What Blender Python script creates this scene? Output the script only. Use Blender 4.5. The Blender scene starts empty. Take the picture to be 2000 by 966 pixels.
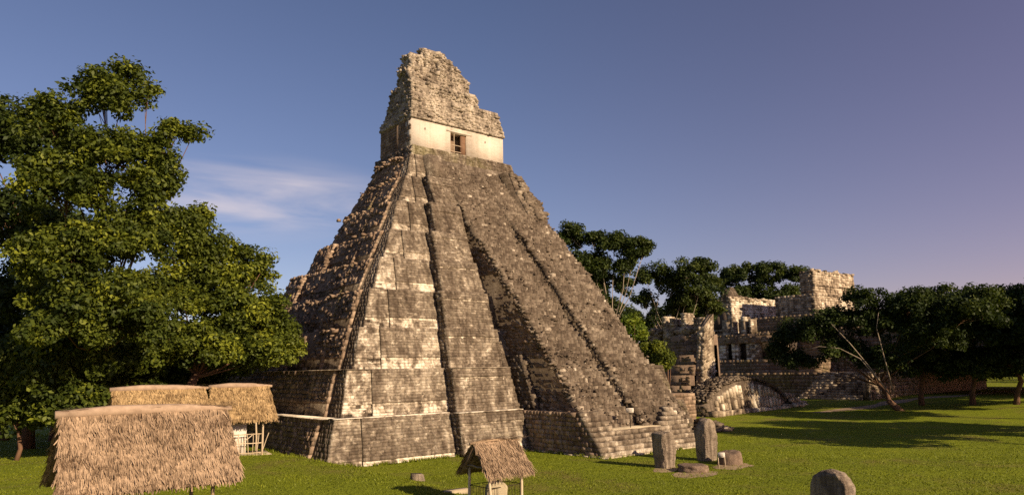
import bpy, math, random
import numpy as np
from mathutils import Vector, Matrix

# ---------------------------------------------------------------- camera
SC = bpy.context.scene
CAM_F = 1396.14                       # focal length in pixels of a 2000 px wide frame
YAW, PITCH, ROLL = (math.radians(a) for a in (39.07, 9.72, -1.06))
CAM = np.array([-47.82, -49.46, 6.64])
_F = np.array([math.sin(YAW) * math.cos(PITCH), math.cos(YAW) * math.cos(PITCH), math.sin(PITCH)])
_R = np.array([math.cos(YAW), -math.sin(YAW), 0.0])
_U = np.cross(_R, _F)
_R, _U = _R * math.cos(ROLL) + _U * math.sin(ROLL), -_R * math.sin(ROLL) + _U * math.cos(ROLL)
camd = bpy.data.cameras.new("camera")
camd.sensor_fit = 'HORIZONTAL'
camd.sensor_width = 36.0
camd.lens = CAM_F / 2000.0 * 36.0
camd.clip_start = 0.5
camd.clip_end = 6000
camo = bpy.data.objects.new("camera", camd)
SC.collection.objects.link(camo)
camo.matrix_world = Matrix(((_R[0], _U[0], -_F[0], CAM[0]), (_R[1], _U[1], -_F[1], CAM[1]),
                            (_R[2], _U[2], -_F[2], CAM[2]), (0, 0, 0, 1)))
SC.camera = camo

# ---------------------------------------------------------------- light
SUN_AZ = math.radians(171.0)          # compass bearing of the sun measured from +Y towards +X
SUN_EL = math.radians(24.0)
sund = bpy.data.lights.new("sun", 'SUN')
sund.energy = 5.0
sund.angle = math.radians(0.5)
sund.color = (1.0, 0.79, 0.54)
suno = bpy.data.objects.new("sun", sund)
SC.collection.objects.link(suno)
sdir = Vector((math.sin(SUN_AZ) * math.cos(SUN_EL), math.cos(SUN_AZ) * math.cos(SUN_EL), math.sin(SUN_EL)))
suno.rotation_euler = sdir.to_track_quat('Z', 'Y').to_euler()
suno.location = (0, -60, 80)

W = bpy.data.worlds.new("World")
SC.world = W
W.use_nodes = True
wt = W.node_tree
for n in list(wt.nodes):
    wt.nodes.remove(n)


def nd(t, typ, **kw):
    n = t.nodes.new(typ)
    for k, v in kw.items():
        if k == 'inp':
            for a, b in v.items():
                n.inputs[a].default_value = b
        else:
            setattr(n, k, v)
    return n


def lk(t, a, ao, b, bi):
    t.links.new(a.outputs[ao], b.inputs[bi])


def ramp(t, stops, interp='LINEAR'):
    r = t.nodes.new('ShaderNodeValToRGB')
    r.color_ramp.interpolation = interp
    el = r.color_ramp.elements
    while len(el) < len(stops):
        el.new(0.5)
    for e, (p, c) in zip(el, stops):
        e.position = p
        e.color = (c, c, c, 1) if isinstance(c, (int, float)) else (*c, 1)
    return r


def mixc(t, blend='MIX', fac=0.5, a=None, b=None):
    m = t.nodes.new('ShaderNodeMix')
    m.data_type = 'RGBA'
    m.blend_type = blend
    m.inputs[0].default_value = fac
    if a is not None:
        m.inputs[6].default_value = (*a, 1)
    if b is not None:
        m.inputs[7].default_value = (*b, 1)
    return m


sky = nd(wt, 'ShaderNodeTexSky')
sky.sky_type = 'NISHITA'
sky.sun_disc = False
sky.sun_elevation = SUN_EL
sky.sun_rotation = SUN_AZ
sky.altitude = 300
sky.air_density = 1.0
sky.dust_density = 0.3
sky.ozone_density = 3.0
# evening air: slightly violet, warmer towards the sunset side
tg = nd(wt, 'ShaderNodeTexCoord')
dt = nd(wt, 'ShaderNodeVectorMath', operation='DOT_PRODUCT')
dt.inputs[1].default_value = (0.80, -0.60, 0.0)
lk(wt, tg, 'Generated', dt, 0)
tr_ = ramp(wt, [(0.0, (1.00, 0.79, 0.84)), (0.35, (1.13, 0.755, 0.79)), (0.75, (1.42, 0.755, 0.79)), (1.0, (1.55, 0.77, 0.78))])
lk(wt, dt, 'Value', tr_, 0)
tint = mixc(wt, 'MULTIPLY', 1.0)
lk(wt, sky, 0, tint, 6)
lk(wt, tr_, 0, tint, 7)
# thin high cloud, drawn in sky directions so it stays put when the camera moves
tc = nd(wt, 'ShaderNodeTexCoord')
mp = nd(wt, 'ShaderNodeMapping')
mp.inputs['Rotation'].default_value = (math.radians(-7), math.radians(7), math.radians(18))
mp.inputs['Scale'].default_value = (2.0, 2.0, 13.0)
lk(wt, tc, 'Generated', mp, 'Vector')
cn = nd(wt, 'ShaderNodeTexNoise', inp={'Scale': 1.5, 'Detail': 7.0, 'Roughness': 0.52, 'Distortion': 0.5})
lk(wt, mp, 0, cn, 'Vector')
cr = ramp(wt, [(0.38, 0.0), (0.66, 1.0)])
lk(wt, cn, 'Fac', cr, 0)
# where the bank of cloud lies: round one bearing, low over the trees
CB = np.array(_F * CAM_F + _R * (505 - 1000) + _U * (483 - 388))
CB /= np.linalg.norm(CB)
dv = nd(wt, 'ShaderNodeVectorMath', operation='SUBTRACT')
dv.inputs[1].default_value = tuple(CB)
lk(wt, tc, 'Generated', dv, 0)
dsc = nd(wt, 'ShaderNodeVectorMath', operation='MULTIPLY')
dsc.inputs[1].default_value = (1.0, 1.0, 3.4)
lk(wt, dv, 0, dsc, 0)
dl = nd(wt, 'ShaderNodeVectorMath', operation='LENGTH')
lk(wt, dsc, 0, dl, 0)
dm = ramp(wt, [(0.03, 1.0), (0.22, 0.0)], 'EASE')
lk(wt, dl, 'Value', dm, 0)
cm = nd(wt, 'ShaderNodeMath', operation='MULTIPLY')
lk(wt, cr, 0, cm, 0)
lk(wt, dm, 0, cm, 1)
cmix = mixc(wt, 'MIX', 0.0, b=(7.2, 6.3, 6.6))
lk(wt, cm, 0, cmix, 0)
lk(wt, tint, 2, cmix, 6)
bg = nd(wt, 'ShaderNodeBackground', inp={'Strength': 0.07})
lk(wt, cmix, 2, bg, 0)
wo = nd(wt, 'ShaderNodeOutputWorld')
lk(wt, bg, 0, wo, 0)

SC.view_settings.view_transform = 'Standard'
SC.view_settings.look = 'None'
SC.view_settings.exposure = 0.6
SC.view_settings.gamma = 1.0
SC.render.engine = 'CYCLES'
SC.cycles.max_bounces = 6
SC.cycles.diffuse_bounces = 3
SC.cycles.transmission_bounces = 3
SC.cycles.use_denoising = False

# ---------------------------------------------------------------- pixel helpers


def ray(px, py):
    return _F * CAM_F + _R * (px - 1000) + _U * (483 - py)


def at(px, py, dist):
    """point on the sight line through a pixel at a horizontal distance from the camera"""
    d = ray(px, py)
    return CAM + d * (dist / math.hypot(d[0], d[1]))


def smooth(t):
    t = np.clip(t, 0, 1)
    return t * t * (3 - 2 * t)


def gh(x, y):
    """height of the ground"""
    x = np.asarray(x, float)
    y = np.asarray(y, float)
    z = 1.3 * smooth((x - 28) / 60.0)
    z = z + 1.25 * smooth((-22.8 - x) / 6.5) * (0.45 + 0.55 * smooth((y + 24) / 12.0))
    z = z + 0.06 * np.sin(x * 0.31 + 1.3) * np.sin(y * 0.27) * smooth((np.hypot(x, y + 2) - 14) / 10)
    return z


def onground(px, py):
    d = ray(px, py)
    z = 0.0
    for _ in range(12):
        t = (z - CAM[2]) / d[2]
        p = CAM + d * t
        z = float(gh(p[0], p[1]))
    return p


def proj(X):
    d = np.asarray(X, float) - CAM
    z = d @ _F
    return 1000 + CAM_F * (d @ _R) / z, 483 - CAM_F * (d @ _U) / z


# ---------------------------------------------------------------- objects
COL = SC.collection
ORI = {}


def tag(o, label=None, cat=None, group=None, kind=None):
    if label:
        o['label'] = label
    if cat:
        o['category'] = cat
    if group:
        o['group'] = group
    if kind:
        o['kind'] = kind
    return o


def thing(name, loc, label, cat, group=None):
    o = bpy.data.objects.new(name, None)
    o.empty_display_size = 0.5
    o.location = tuple(float(v) for v in loc)
    COL.objects.link(o)
    ORI[o] = np.array(loc, float)
    return tag(o, label, cat, group)


class MB:
    """collects quads and triangles, builds one mesh object"""

    def __init__(s):
        s.v, s.q, s.t, s.c, s.n = [], [], [], [], 0

    def add(s, v, quads=None, tris=None, c=(0.5, 0, 0, 0)):
        v = np.asarray(v, float).reshape(-1, 3)
        c = np.asarray(c, float)
        if c.ndim == 1:
            c = np.tile(c, (len(v), 1))
        if quads is not None and len(quads):
            s.q.append(np.asarray(quads, int).reshape(-1, 4) + s.n)
        if tris is not None and len(tris):
            s.t.append(np.asarray(tris, int).reshape(-1, 3) + s.n)
        s.v.append(v)
        s.c.append(c)
        s.n += len(v)
        return s

    def frustum(s, b, t, c=(0.5, 0, 0, 0)):
        """b, t: four corner points each, counter-clockwise seen from above"""
        v = np.vstack([np.asarray(b, float), np.asarray(t, float)])
        q = [(3, 2, 1, 0), (4, 5, 6, 7)] + [(i, (i + 1) % 4, 4 + (i + 1) % 4, 4 + i) for i in range(4)]
        return s.add(v, q, c=c)

    def box(s, x0, x1, y0, y1, z0, z1, c=(0.5, 0, 0, 0), taper=0.0):
        b = [(x0, y0, z0), (x1, y0, z0), (x1, y1, z0), (x0, y1, z0)]
        t = [(x0 + taper, y0 + taper, z1), (x1 - taper, y0 + taper, z1), (x1 - taper, y1 - taper, z1), (x0 + taper, y1 - taper, z1)]
        return s.frustum(b, t, c)

    def tube(s, pts, rad, n=7, c=(0.5, 0, 0, 0), cap=True):
        pts = np.asarray(pts, float)
        rad = np.broadcast_to(np.asarray(rad, float), (len(pts),))
        up = np.array([0.31, 0.17, 0.93])
        vs = []
        for i, p in enumerate(pts):
            d = pts[min(i + 1, len(pts) - 1)] - pts[max(i - 1, 0)]
            d = d / (np.linalg.norm(d) + 1e-9)
            u = up if abs(d @ up) < 0.9 else np.array([1.0, 0.1, 0])
            a = np.cross(d, u)
            a /= np.linalg.norm(a)
            b = np.cross(d, a)
            th = np.linspace(0, 2 * np.pi, n, endpoint=False)
            vs.append(p + rad[i] * (np.cos(th)[:, None] * a + np.sin(th)[:, None] * b))
        q = [(i * n + j, (i + 1) * n + j, (i + 1) * n + (j + 1) % n, i * n + (j + 1) % n)
             for i in range(len(pts) - 1) for j in range(n)]
        v = np.vstack(vs)
        tr = []
        if cap:
            v = np.vstack([v, pts[:1], pts[-1:]])
            k = len(pts) * n
            m = (len(pts) - 1) * n
            tr = [(k, j, (j + 1) % n) for j in range(n)] + [(k + 1, m + (j + 1) % n, m + j) for j in range(n)]
        return s.add(v, q, tr, c)

    def build(s, name, mat, parent=None, smoothed=False, loc=None, label=None, cat=None, group=None, kind=None):
        me = bpy.data.meshes.new(name)
        v = np.vstack(s.v) if s.v else np.zeros((0, 3))
        o0 = ORI[parent] if parent is not None else (np.array(loc, float) if loc is not None else np.zeros(3))
        v = v - o0
        q = np.vstack(s.q) if s.q else np.zeros((0, 4), int)
        t = np.vstack(s.t) if s.t else np.zeros((0, 3), int)
        me.vertices.add(len(v))
        me.vertices.foreach_set('co', v.ravel())
        nl = len(q) * 4 + len(t) * 3
        me.loops.add(nl)
        me.loops.foreach_set('vertex_index', np.concatenate([q.ravel(), t.ravel()]).astype(np.int32))
        me.polygons.add(len(q) + len(t))
        ls = np.concatenate([np.arange(len(q)) * 4, len(q) * 4 + np.arange(len(t)) * 3]).astype(np.int32)
        me.polygons.foreach_set('loop_start', ls)
        if smoothed:
            me.polygons.foreach_set('use_smooth', np.ones(len(q) + len(t), bool))
        ca = me.attributes.new('tint', 'FLOAT_COLOR', 'POINT')
        ca.data.foreach_set('color', np.vstack(s.c).astype(np.float32).ravel())
        me.update(calc_edges=True)
        me.materials.append(mat)
        o = bpy.data.objects.new(name, me)
        COL.objects.link(o)
        if parent is not None:
            o.parent = parent
        elif loc is not None:
            o.location = tuple(float(x) for x in loc)
        ORI[o] = o0
        return tag(o, label, cat, group, kind)


# value noise -------------------------------------------------------------
def _hash(ix, iy, iz, seed):
    h = (ix * 374761393 + iy * 668265263 + iz * 2147483647 + seed * 1274126177) & 0xffffffff
    h = ((h ^ (h >> 13)) * 1274126177) & 0xffffffff
    return ((h ^ (h >> 16)) & 0xffff) / 65535.0


def vnoise(p, seed=0):
    p = np.asarray(p, float)
    i = np.floor(p).astype(np.int64)
    f = p - i
    f = f * f * (3 - 2 * f)
    r = 0
    for dx in (0, 1):
        for dy in (0, 1):
            for dz in (0, 1):
                w = (f[..., 0] if dx else 1 - f[..., 0]) * (f[..., 1] if dy else 1 - f[..., 1]) * (f[..., 2] if dz else 1 - f[..., 2])
                r = r + w * _hash(i[..., 0] + dx, i[..., 1] + dy, i[..., 2] + dz, seed)
    return r


def fbm(p, oct=4, seed=0):
    p = np.asarray(p, float)
    a, r, tot = 1.0, 0, 0
    for o in range(oct):
        r = r + a * vnoise(p * 2 ** o, seed + o * 17)
        tot += a
        a *= 0.5
    return r / tot


RNG = np.random.default_rng(11)

# masonry ------------------------------------------------------------------


def wall(mb, p00, p10, p11, p01, ch=0.32, bw=0.62, jit=0.03, gap=0.025, off=0.0, pale=0.0, moss=0.0,
         keep=None, back=0.22, core=True, drop=0.0, rot=0.0, bulge=None):
    """coursed stones over a patch; p00 bottom-left, p10 bottom-right, p11, p01 top (seen from outside)"""
    p00, p10, p11, p01 = (np.asarray(p, float) for p in (p00, p10, p11, p01))
    n = np.cross(p10 - p00, p01 - p00)
    n /= np.linalg.norm(n)
    H = np.linalg.norm(0.5 * (p01 + p11) - 0.5 * (p00 + p10))
    L = max(np.linalg.norm(p10 - p00), np.linalg.norm(p11 - p01))
    rows = max(1, int(round(H / ch)))
    if core:
        mb.add([p00 - n * 0.07 + n * off, p10 - n * 0.07 + n * off, p11 - n * 0.07 + n * off, p01 - n * 0.07 + n * off], [(0, 1, 2, 3)], c=(0.3, pale, moss, 0))
    vb = np.linspace(0, 1, rows + 1)
    if rows > 2:
        vb[1:-1] += RNG.normal(0, 0.10 / rows, rows - 1)
    us, vs = [], []
    for r in range(rows):
        k = max(1, int(round(L / bw)))
        w = np.clip(RNG.lognormal(0, 0.38, k), 0.35, 2.6)
        e = np.concatenate([[0], np.cumsum(w) / w.sum()])
        us.append(np.stack([e[:-1], e[1:]], 1))
        vs.append(np.tile([vb[r], vb[r + 1]], (k, 1)))
    us, vs = np.vstack(us), np.vstack(vs)
    N = len(us)
    gu, gv = gap / 2 / max(L, 0.01), gap / 2 / max(H, 0.01)

    def P(u, v):
        u, v = u[:, None], v[:, None]
        return (1 - u) * (1 - v) * p00 + u * (1 - v) * p10 + u * v * p11 + (1 - u) * v * p01
    ctr = P(us.mean(1), vs.mean(1))
    m = np.ones(N, bool)
    if drop:
        m &= RNG.random(N) > drop
    if keep is not None:
        m &= keep(ctr)
    us, vs, ctr = us[m], vs[m], ctr[m]
    N = len(us)
    if N == 0:
        return
    d = off + RNG.normal(0, jit, N)
    if bulge is not None:
        d = d + bulge(ctr)
    cs = []
    for (a, b) in ((0, 0), (1, 0), (1, 1), (0, 1)):
        cs.append(P(us[:, a], vs[:, b]) + n * (off - back))
    for (a, b) in ((0, 0), (1, 0), (1, 1), (0, 1)):
        u = us[:, a] + (gu if a == 0 else -gu)
        v = vs[:, b] + (gv if b == 0 else -gv)
        q = P(u, v) + n * (d + RNG.normal(0, jit * 0.35 + rot, N))[:, None]
        cs.append(q)
    V = np.stack(cs, 1).reshape(-1, 3)
    base = np.arange(N)[:, None] * 8
    fq = np.array([(4, 5, 6, 7), (0, 1, 5, 4), (1, 2, 6, 5), (2, 3, 7, 6), (3, 0, 4, 7)])
    Q = (base[:, None, :] + fq[None]).reshape(-1, 4)
    c = np.zeros((N, 4))
    c[:, 0] = RNG.random(N)
    c[:, 1] = pale
    c[:, 2] = moss
    mb.add(V, Q, c=np.repeat(c, 8, 0))


ICO_V = None


def rocks(mb, centers, size, normal=None, flat=0.75, c1=0.0, moss=0.0):
    """scatter of small angular stones (cube-like, 8 vertices)"""
    centers = np.asarray(centers, float)
    N = len(centers)
    sz = np.broadcast_to(np.asarray(size, float), (N,))
    cube = np.array([(-1, -1, -1), (1, -1, -1), (1, 1, -1), (-1, 1, -1), (-1, -1, 1), (1, -1, 1), (1, 1, 1), (-1, 1, 1)], float) * 0.5
    v = cube[None] * (1 + RNG.normal(0, 0.22, (N, 8, 3)))
    v = v * np.stack([RNG.uniform(0.8, 1.7, N), RNG.uniform(0.7, 1.2, N), RNG.uniform(0.5, 1.0, N) * flat], 1)[:, None, :]
    a = RNG.uniform(-0.6, 0.6, N)
    b = RNG.uniform(-0.5, 0.5, N)
    ca, sa, cb, sb = np.cos(a), np.sin(a), np.cos(b), np.sin(b)
    R = np.zeros((N, 3, 3))
    R[:, 0, 0], R[:, 0, 1] = ca, -sa
    R[:, 1, 0], R[:, 1, 1] = sa * cb, ca * cb
    R[:, 1, 2] = -sb
    R[:, 2, 0], R[:, 2, 1], R[:, 2, 2] = sa * sb, ca * sb, cb
    v = np.einsum('nij,nkj->nki', R, v) * sz[:, None, None] + centers[:, None, :]
    fq = np.array([(3, 2, 1, 0), (4, 5, 6, 7), (0, 1, 5, 4), (1, 2, 6, 5), (2, 3, 7, 6), (3, 0, 4, 7)])
    Q = (np.arange(N)[:, None, None] * 8 + fq[None]).reshape(-1, 4)
    c = np.zeros((N, 4))
    c[:, 0] = RNG.random(N)
    c[:, 1] = c1
    c[:, 2] = moss
    mb.add(v.reshape(-1, 3), Q, c=np.repeat(c, 8, 0))


def lump(mb, fn, nu, nv, c=(0.5, 0, 0, 0), closed_u=False):
    """grid surface from fn(u, v) -> (N,3)"""
    u, v = np.meshgrid(np.linspace(0, 1, nu), np.linspace(0, 1, nv))
    p = fn(u.ravel(), v.ravel())
    q = [(j * nu + i, j * nu + i + 1, (j + 1) * nu + i + 1, (j + 1) * nu + i) for j in range(nv - 1) for i in range(nu - 1)]
    mb.add(p, q, c=c)


# ---------------------------------------------------------------- materials
def newmat(name):
    m = bpy.data.materials.new(name)
    m.use_nodes = True
    t = m.node_tree
    t.nodes.clear()
    out = nd(t, 'ShaderNodeOutputMaterial')
    b = nd(t, 'ShaderNodeBsdfPrincipled')
    b.inputs['Roughness'].default_value = 0.95
    b.inputs['Specular IOR Level'].default_value = 0.12
    lk(t, b, 0, out, 0)
    return m, t, b


def noise(t, vec, scale, detail=5.0, rough=0.55, dist=0.0):
    n = nd(t, 'ShaderNodeTexNoise', inp={'Scale': scale, 'Detail': detail, 'Roughness': rough, 'Distortion': dist})
    lk(t, vec[0], vec[1], n, 'Vector')
    return n


def mth(t, op, a=None, b=None, va=0.0, vb=0.0, clamp=False):
    m = nd(t, 'ShaderNodeMath', operation=op, use_clamp=clamp)
    m.inputs[0].default_value = va
    m.inputs[1].default_value = vb
    if a is not None:
        t.links.new(a, m.inputs[0])
    if b is not None:
        t.links.new(b, m.inputs[1])
    return m.outputs[0]


def stone_mat(name, cols, bias=0.0, streak=0.30, patch=0.34, rnd=0.16, fine=0.20, bump=0.35, scale=1.0, mossc=(0.10, 0.095, 0.022), palew=0.30, contrast=1.0, white=0.0):
    m, t, b = newmat(name)
    tc = nd(t, 'ShaderNodeTexCoord')
    v = (tc, 'Object')
    big = noise(t, v, 0.30 * scale, 6, 0.62, 0.4)
    mp = nd(t, 'ShaderNodeMapping')
    mp.inputs['Scale'].default_value = (1.5 * scale, 1.5 * scale, 0.10 * scale)
    lk(t, tc, 'Object', mp, 0)
    st = noise(t, (mp, 0), 1.0, 5, 0.6)
    mh = nd(t, 'ShaderNodeMapping')
    mh.inputs['Scale'].default_value = (0.7 * scale, 0.7 * scale, 4.5 * scale)
    lk(t, tc, 'Object', mh, 0)
    fi = noise(t, (mh, 0), 1.3, 6, 0.7)
    sp = noise(t, v, 6.5 * scale, 4, 0.7)
    at_ = nd(t, 'ShaderNodeAttribute', attribute_name='tint')
    sep = nd(t, 'ShaderNodeSeparateColor')
    lk(t, at_, 'Color', sep, 0)
    x = mth(t, 'MULTIPLY', big.outputs['Fac'], vb=patch)
    x = mth(t, 'ADD', x, mth(t, 'MULTIPLY', st.outputs['Fac'], vb=streak))
    x = mth(t, 'ADD', x, mth(t, 'MULTIPLY', fi.outputs['Fac'], vb=fine))
    x = mth(t, 'ADD', x, mth(t, 'MULTIPLY', sp.outputs['Fac'], vb=fine * 0.8))
    tot = patch + streak + fine * 1.8
    x = mth(t, 'SUBTRACT', x, vb=tot * 0.5)
    x = mth(t, 'MULTIPLY', x, vb=2.1 * contrast / tot)
    x = mth(t, 'ADD', x, mth(t, 'MULTIPLY', mth(t, 'SUBTRACT', sep.outputs[0], vb=0.5), vb=rnd))
    pn = noise(t, v, 0.75 * scale, 7, 0.68, 0.8)
    pr = ramp(t, [(0.38, 0.05), (0.60, 1.35)])
    lk(t, pn, 'Fac', pr, 0)
    x = mth(t, 'ADD', x, mth(t, 'MULTIPLY', mth(t, 'MULTIPLY', sep.outputs[1], pr.outputs[0]), vb=palew))
    if white:      # flaked areas where the bare lime core shows
        mw = nd(t, 'ShaderNodeMapping')
        mw.inputs['Scale'].default_value = (0.8, 0.8, 1.5)
        lk(t, tc, 'Object', mw, 0)
        wn = noise(t, (mw, 0), 1.6, 9, 0.72, 0.8)
        wr = ramp(t, [(0.545, 0.0), (0.63, 1.0)])
        lk(t, wn, 'Fac', wr, 0)
        x = mth(t, 'ADD', x, mth(t, 'MULTIPLY', wr.outputs[0], vb=white))
    x = mth(t, 'ADD', x, vb=0.42 + bias, clamp=True)
    r = ramp(t, cols)
    t.links.new(x, r.inputs[0])
    mo = mixc(t, 'MIX', 0.0, b=mossc)
    mn = ramp(t, [(0.42, 0.0), (0.62, 1.0)])
    lk(t, big, 'Fac', mn, 0)
    t.links.new(mth(t, 'MULTIPLY', mn.outputs[0], sep.outputs[2]), mo.inputs[0])
    lk(t, r, 0, mo, 6)
    lk(t, mo, 2, b, 'Base Color')
    bp = nd(t, 'ShaderNodeBump', inp={'Strength': bump, 'Distance': 0.12})
    bh = mth(t, 'ADD', fi.outputs['Fac'], sp.outputs['Fac'])
    t.links.new(bh, bp.inputs['Height'])
    lk(t, bp, 0, b, 'Normal')
    return m


WARM = [(0.0, (0.040, 0.029, 0.021)), (0.28, (0.092, 0.068, 0.048)), (0.52, (0.185, 0.145, 0.106)), (0.74, (0.37, 0.305, 0.228)), (1.0, (0.70, 0.615, 0.495))]
M = {}
M['stone'] = stone_mat('weathered_limestone', WARM, bias=0.0, palew=0.42, contrast=1.35, rnd=0.17, streak=0.42, white=0.26)
M['rubble'] = stone_mat('rubble_limestone', WARM, bias=-0.07, rnd=0.28, fine=0.26, streak=0.10, patch=0.26, bump=0.5)
M['side'] = stone_mat('shaded_side_limestone', [(0.0, (0.07, 0.048, 0.034)), (0.4, (0.20, 0.138, 0.095)), (0.7, (0.36, 0.26, 0.18)), (1.0, (0.56, 0.43, 0.31))], bias=0.03, rnd=0.35)  # limestone copy for shaded faces, base colour raised to lighten their shade
M['comb'] = stone_mat('bleached_limestone', [(0.0, (0.06, 0.045, 0.034)), (0.25, (0.19, 0.152, 0.115)), (0.5, (0.39, 0.325, 0.25)), (1.0, (0.66, 0.575, 0.47))], bias=-0.03, rnd=0.30, fine=0.3, bump=0.6, contrast=1.5, streak=0.4)
M['plaster'] = stone_mat('pale_plaster', [(0.0, (0.24, 0.185, 0.135)), (0.35, (0.44, 0.365, 0.285)), (0.6, (0.58, 0.50, 0.41)), (1.0, (0.68, 0.61, 0.52))], bias=0.12, rnd=0.10, bump=0.25)
M['ruin'] = stone_mat('acropolis_limestone', [(0.0, (0.04, 0.028, 0.02)), (0.35, (0.13, 0.095, 0.065)), (0.6, (0.38, 0.30, 0.21)), (1.0, (0.78, 0.69, 0.54))], bias=0.06, rnd=0.3, contrast=1.3)
M['stela'] = stone_mat('stela_limestone', [(0.0, (0.05, 0.037, 0.028)), (0.35, (0.15, 0.115, 0.085)), (0.65, (0.34, 0.27, 0.20)), (1.0, (0.60, 0.50, 0.39))], scale=2.2, contrast=1.4, bump=0.8, bias=0.08, streak=0.45, rnd=0.1)
M['altar'] = stone_mat('altar_limestone', [(0.0, (0.06, 0.04, 0.03)), (0.4, (0.20, 0.14, 0.10)), (0.7, (0.34, 0.25, 0.18)), (1.0, (0.5, 0.4, 0.3))], scale=2.5, bump=0.8, rnd=0.2)
M['kerb'] = stone_mat('kerb_limestone', [(0.0, (0.2, 0.16, 0.11)), (0.5, (0.40, 0.33, 0.22)), (1.0, (0.6, 0.5, 0.36))], rnd=0.3)


def simple(name, c1, c2, sc=4.0, rough=0.8, bump=0.2, stretch=(1, 1, 1)):
    m, t, b = newmat(name)
    tc = nd(t, 'ShaderNodeTexCoord')
    mp = nd(t, 'ShaderNodeMapping')
    mp.inputs['Scale'].default_value = stretch
    lk(t, tc, 'Object', mp, 0)
    n = noise(t, (mp, 0), sc, 6, 0.65)
    at_ = nd(t, 'ShaderNodeAttribute', attribute_name='tint')
    sep = nd(t, 'ShaderNodeSeparateColor')
    lk(t, at_, 'Color', sep, 0)
    x = mth(t, 'ADD', mth(t, 'MULTIPLY', n.outputs['Fac'], vb=1.2), mth(t, 'MULTIPLY', sep.outputs[0], vb=0.55))
    x = mth(t, 'SUBTRACT', x, vb=0.38, clamp=True)
    r = ramp(t, [(0.1, c1), (0.9, c2)])
    t.links.new(x, r.inputs[0])
    lk(t, r, 0, b, 'Base Color')
    b.inputs['Roughness'].default_value = rough
    bp = nd(t, 'ShaderNodeBump', inp={'Strength': bump, 'Distance': 0.03})
    lk(t, n, 'Fac', bp, 'Height')
    lk(t, bp, 0, b, 'Normal')
    return m


M['thatch'] = simple('dry_palm_thatch', (0.085, 0.052, 0.03), (0.46, 0.325, 0.21), 5.0)
M['thatch_gold'] = simple('golden_palm_thatch', (0.11, 0.064, 0.028), (0.52, 0.36, 0.18), 3.0)
M['cap'] = simple('palm_ridge_cap', (0.20, 0.135, 0.09), (0.48, 0.35, 0.25), 3.0)
M['wood'] = simple('weathered_pole_wood', (0.10, 0.07, 0.045), (0.30, 0.22, 0.14), 6, stretch=(1, 1, 0.2))
M['palewood'] = simple('peeled_pole_wood', (0.38, 0.29, 0.19), (0.62, 0.5, 0.36), 6, stretch=(1, 1, 0.2))
M['white'] = simple('painted_board', (0.50, 0.44, 0.37), (0.68, 0.62, 0.54), 3)
M['darkpaint'] = simple('dark_paint', (0.02, 0.016, 0.013), (0.05, 0.04, 0.03), 3)
M['iron'] = simple('rusty_rail', (0.022, 0.016, 0.012), (0.06, 0.045, 0.03), 5)
M['shadow_room'] = simple('painted_room_shade', (0.05, 0.036, 0.027), (0.11, 0.08, 0.06), 2)  # shade of the rooms painted into the base colour
M['lintel'] = simple('sapodilla_wood', (0.10, 0.055, 0.035), (0.24, 0.14, 0.085), 3, stretch=(0.3, 1, 1))
M['bark_pale'] = simple('pale_bark', (0.16, 0.12, 0.085), (0.50, 0.40, 0.29), 3, stretch=(1, 1, 0.3))
M['bark'] = simple('brown_bark', (0.06, 0.035, 0.022), (0.20, 0.11, 0.065), 3, stretch=(1, 1, 0.3))
M['path'] = simple('worn_earth_path', (0.26, 0.18, 0.11), (0.42, 0.31, 0.2), 0.8)


def leafmat(name, c1, c2, c3):
    m, t, b = newmat(name)
    at_ = nd(t, 'ShaderNodeAttribute', attribute_name='tint')
    sep = nd(t, 'ShaderNodeSeparateColor')
    lk(t, at_, 'Color', sep, 0)
    r = ramp(t, [(0.0, c1), (0.55, c2), (1.0, c3)])
    t.links.new(sep.outputs[0], r.inputs[0])
    lk(t, r, 0, b, 'Base Color')
    b.inputs['Roughness'].default_value = 0.6
    b.inputs['Specular IOR Level'].default_value = 0.25
    tr = nd(t, 'ShaderNodeBsdfTranslucent')
    br = mixc(t, 'MULTIPLY', 1.0, b=(1.3, 1.25, 0.5))
    lk(t, r, 0, br, 6)
    lk(t, br, 2, tr, 0)
    ms = nd(t, 'ShaderNodeMixShader', inp={0: 0.28})
    lk(t, b, 0, ms, 1)
    lk(t, tr, 0, ms, 2)
    lk(t, ms, 0, t.nodes['Material Output'], 0)
    return m


M['leaf'] = leafmat('leaf_mid_green', (0.035, 0.052, 0.007), (0.095, 0.118, 0.012), (0.23, 0.25, 0.022))
M['leaf_dark'] = leafmat('leaf_dark_green', (0.018, 0.030, 0.006), (0.040, 0.060, 0.010), (0.085, 0.105, 0.018))
M['leaf_bright'] = leafmat('leaf_light_green', (0.05, 0.085, 0.008), (0.12, 0.17, 0.016), (0.24, 0.28, 0.03))
M['blade'] = leafmat('grass_blade', (0.08, 0.095, 0.007), (0.16, 0.188, 0.010), (0.30, 0.315, 0.022))


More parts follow.
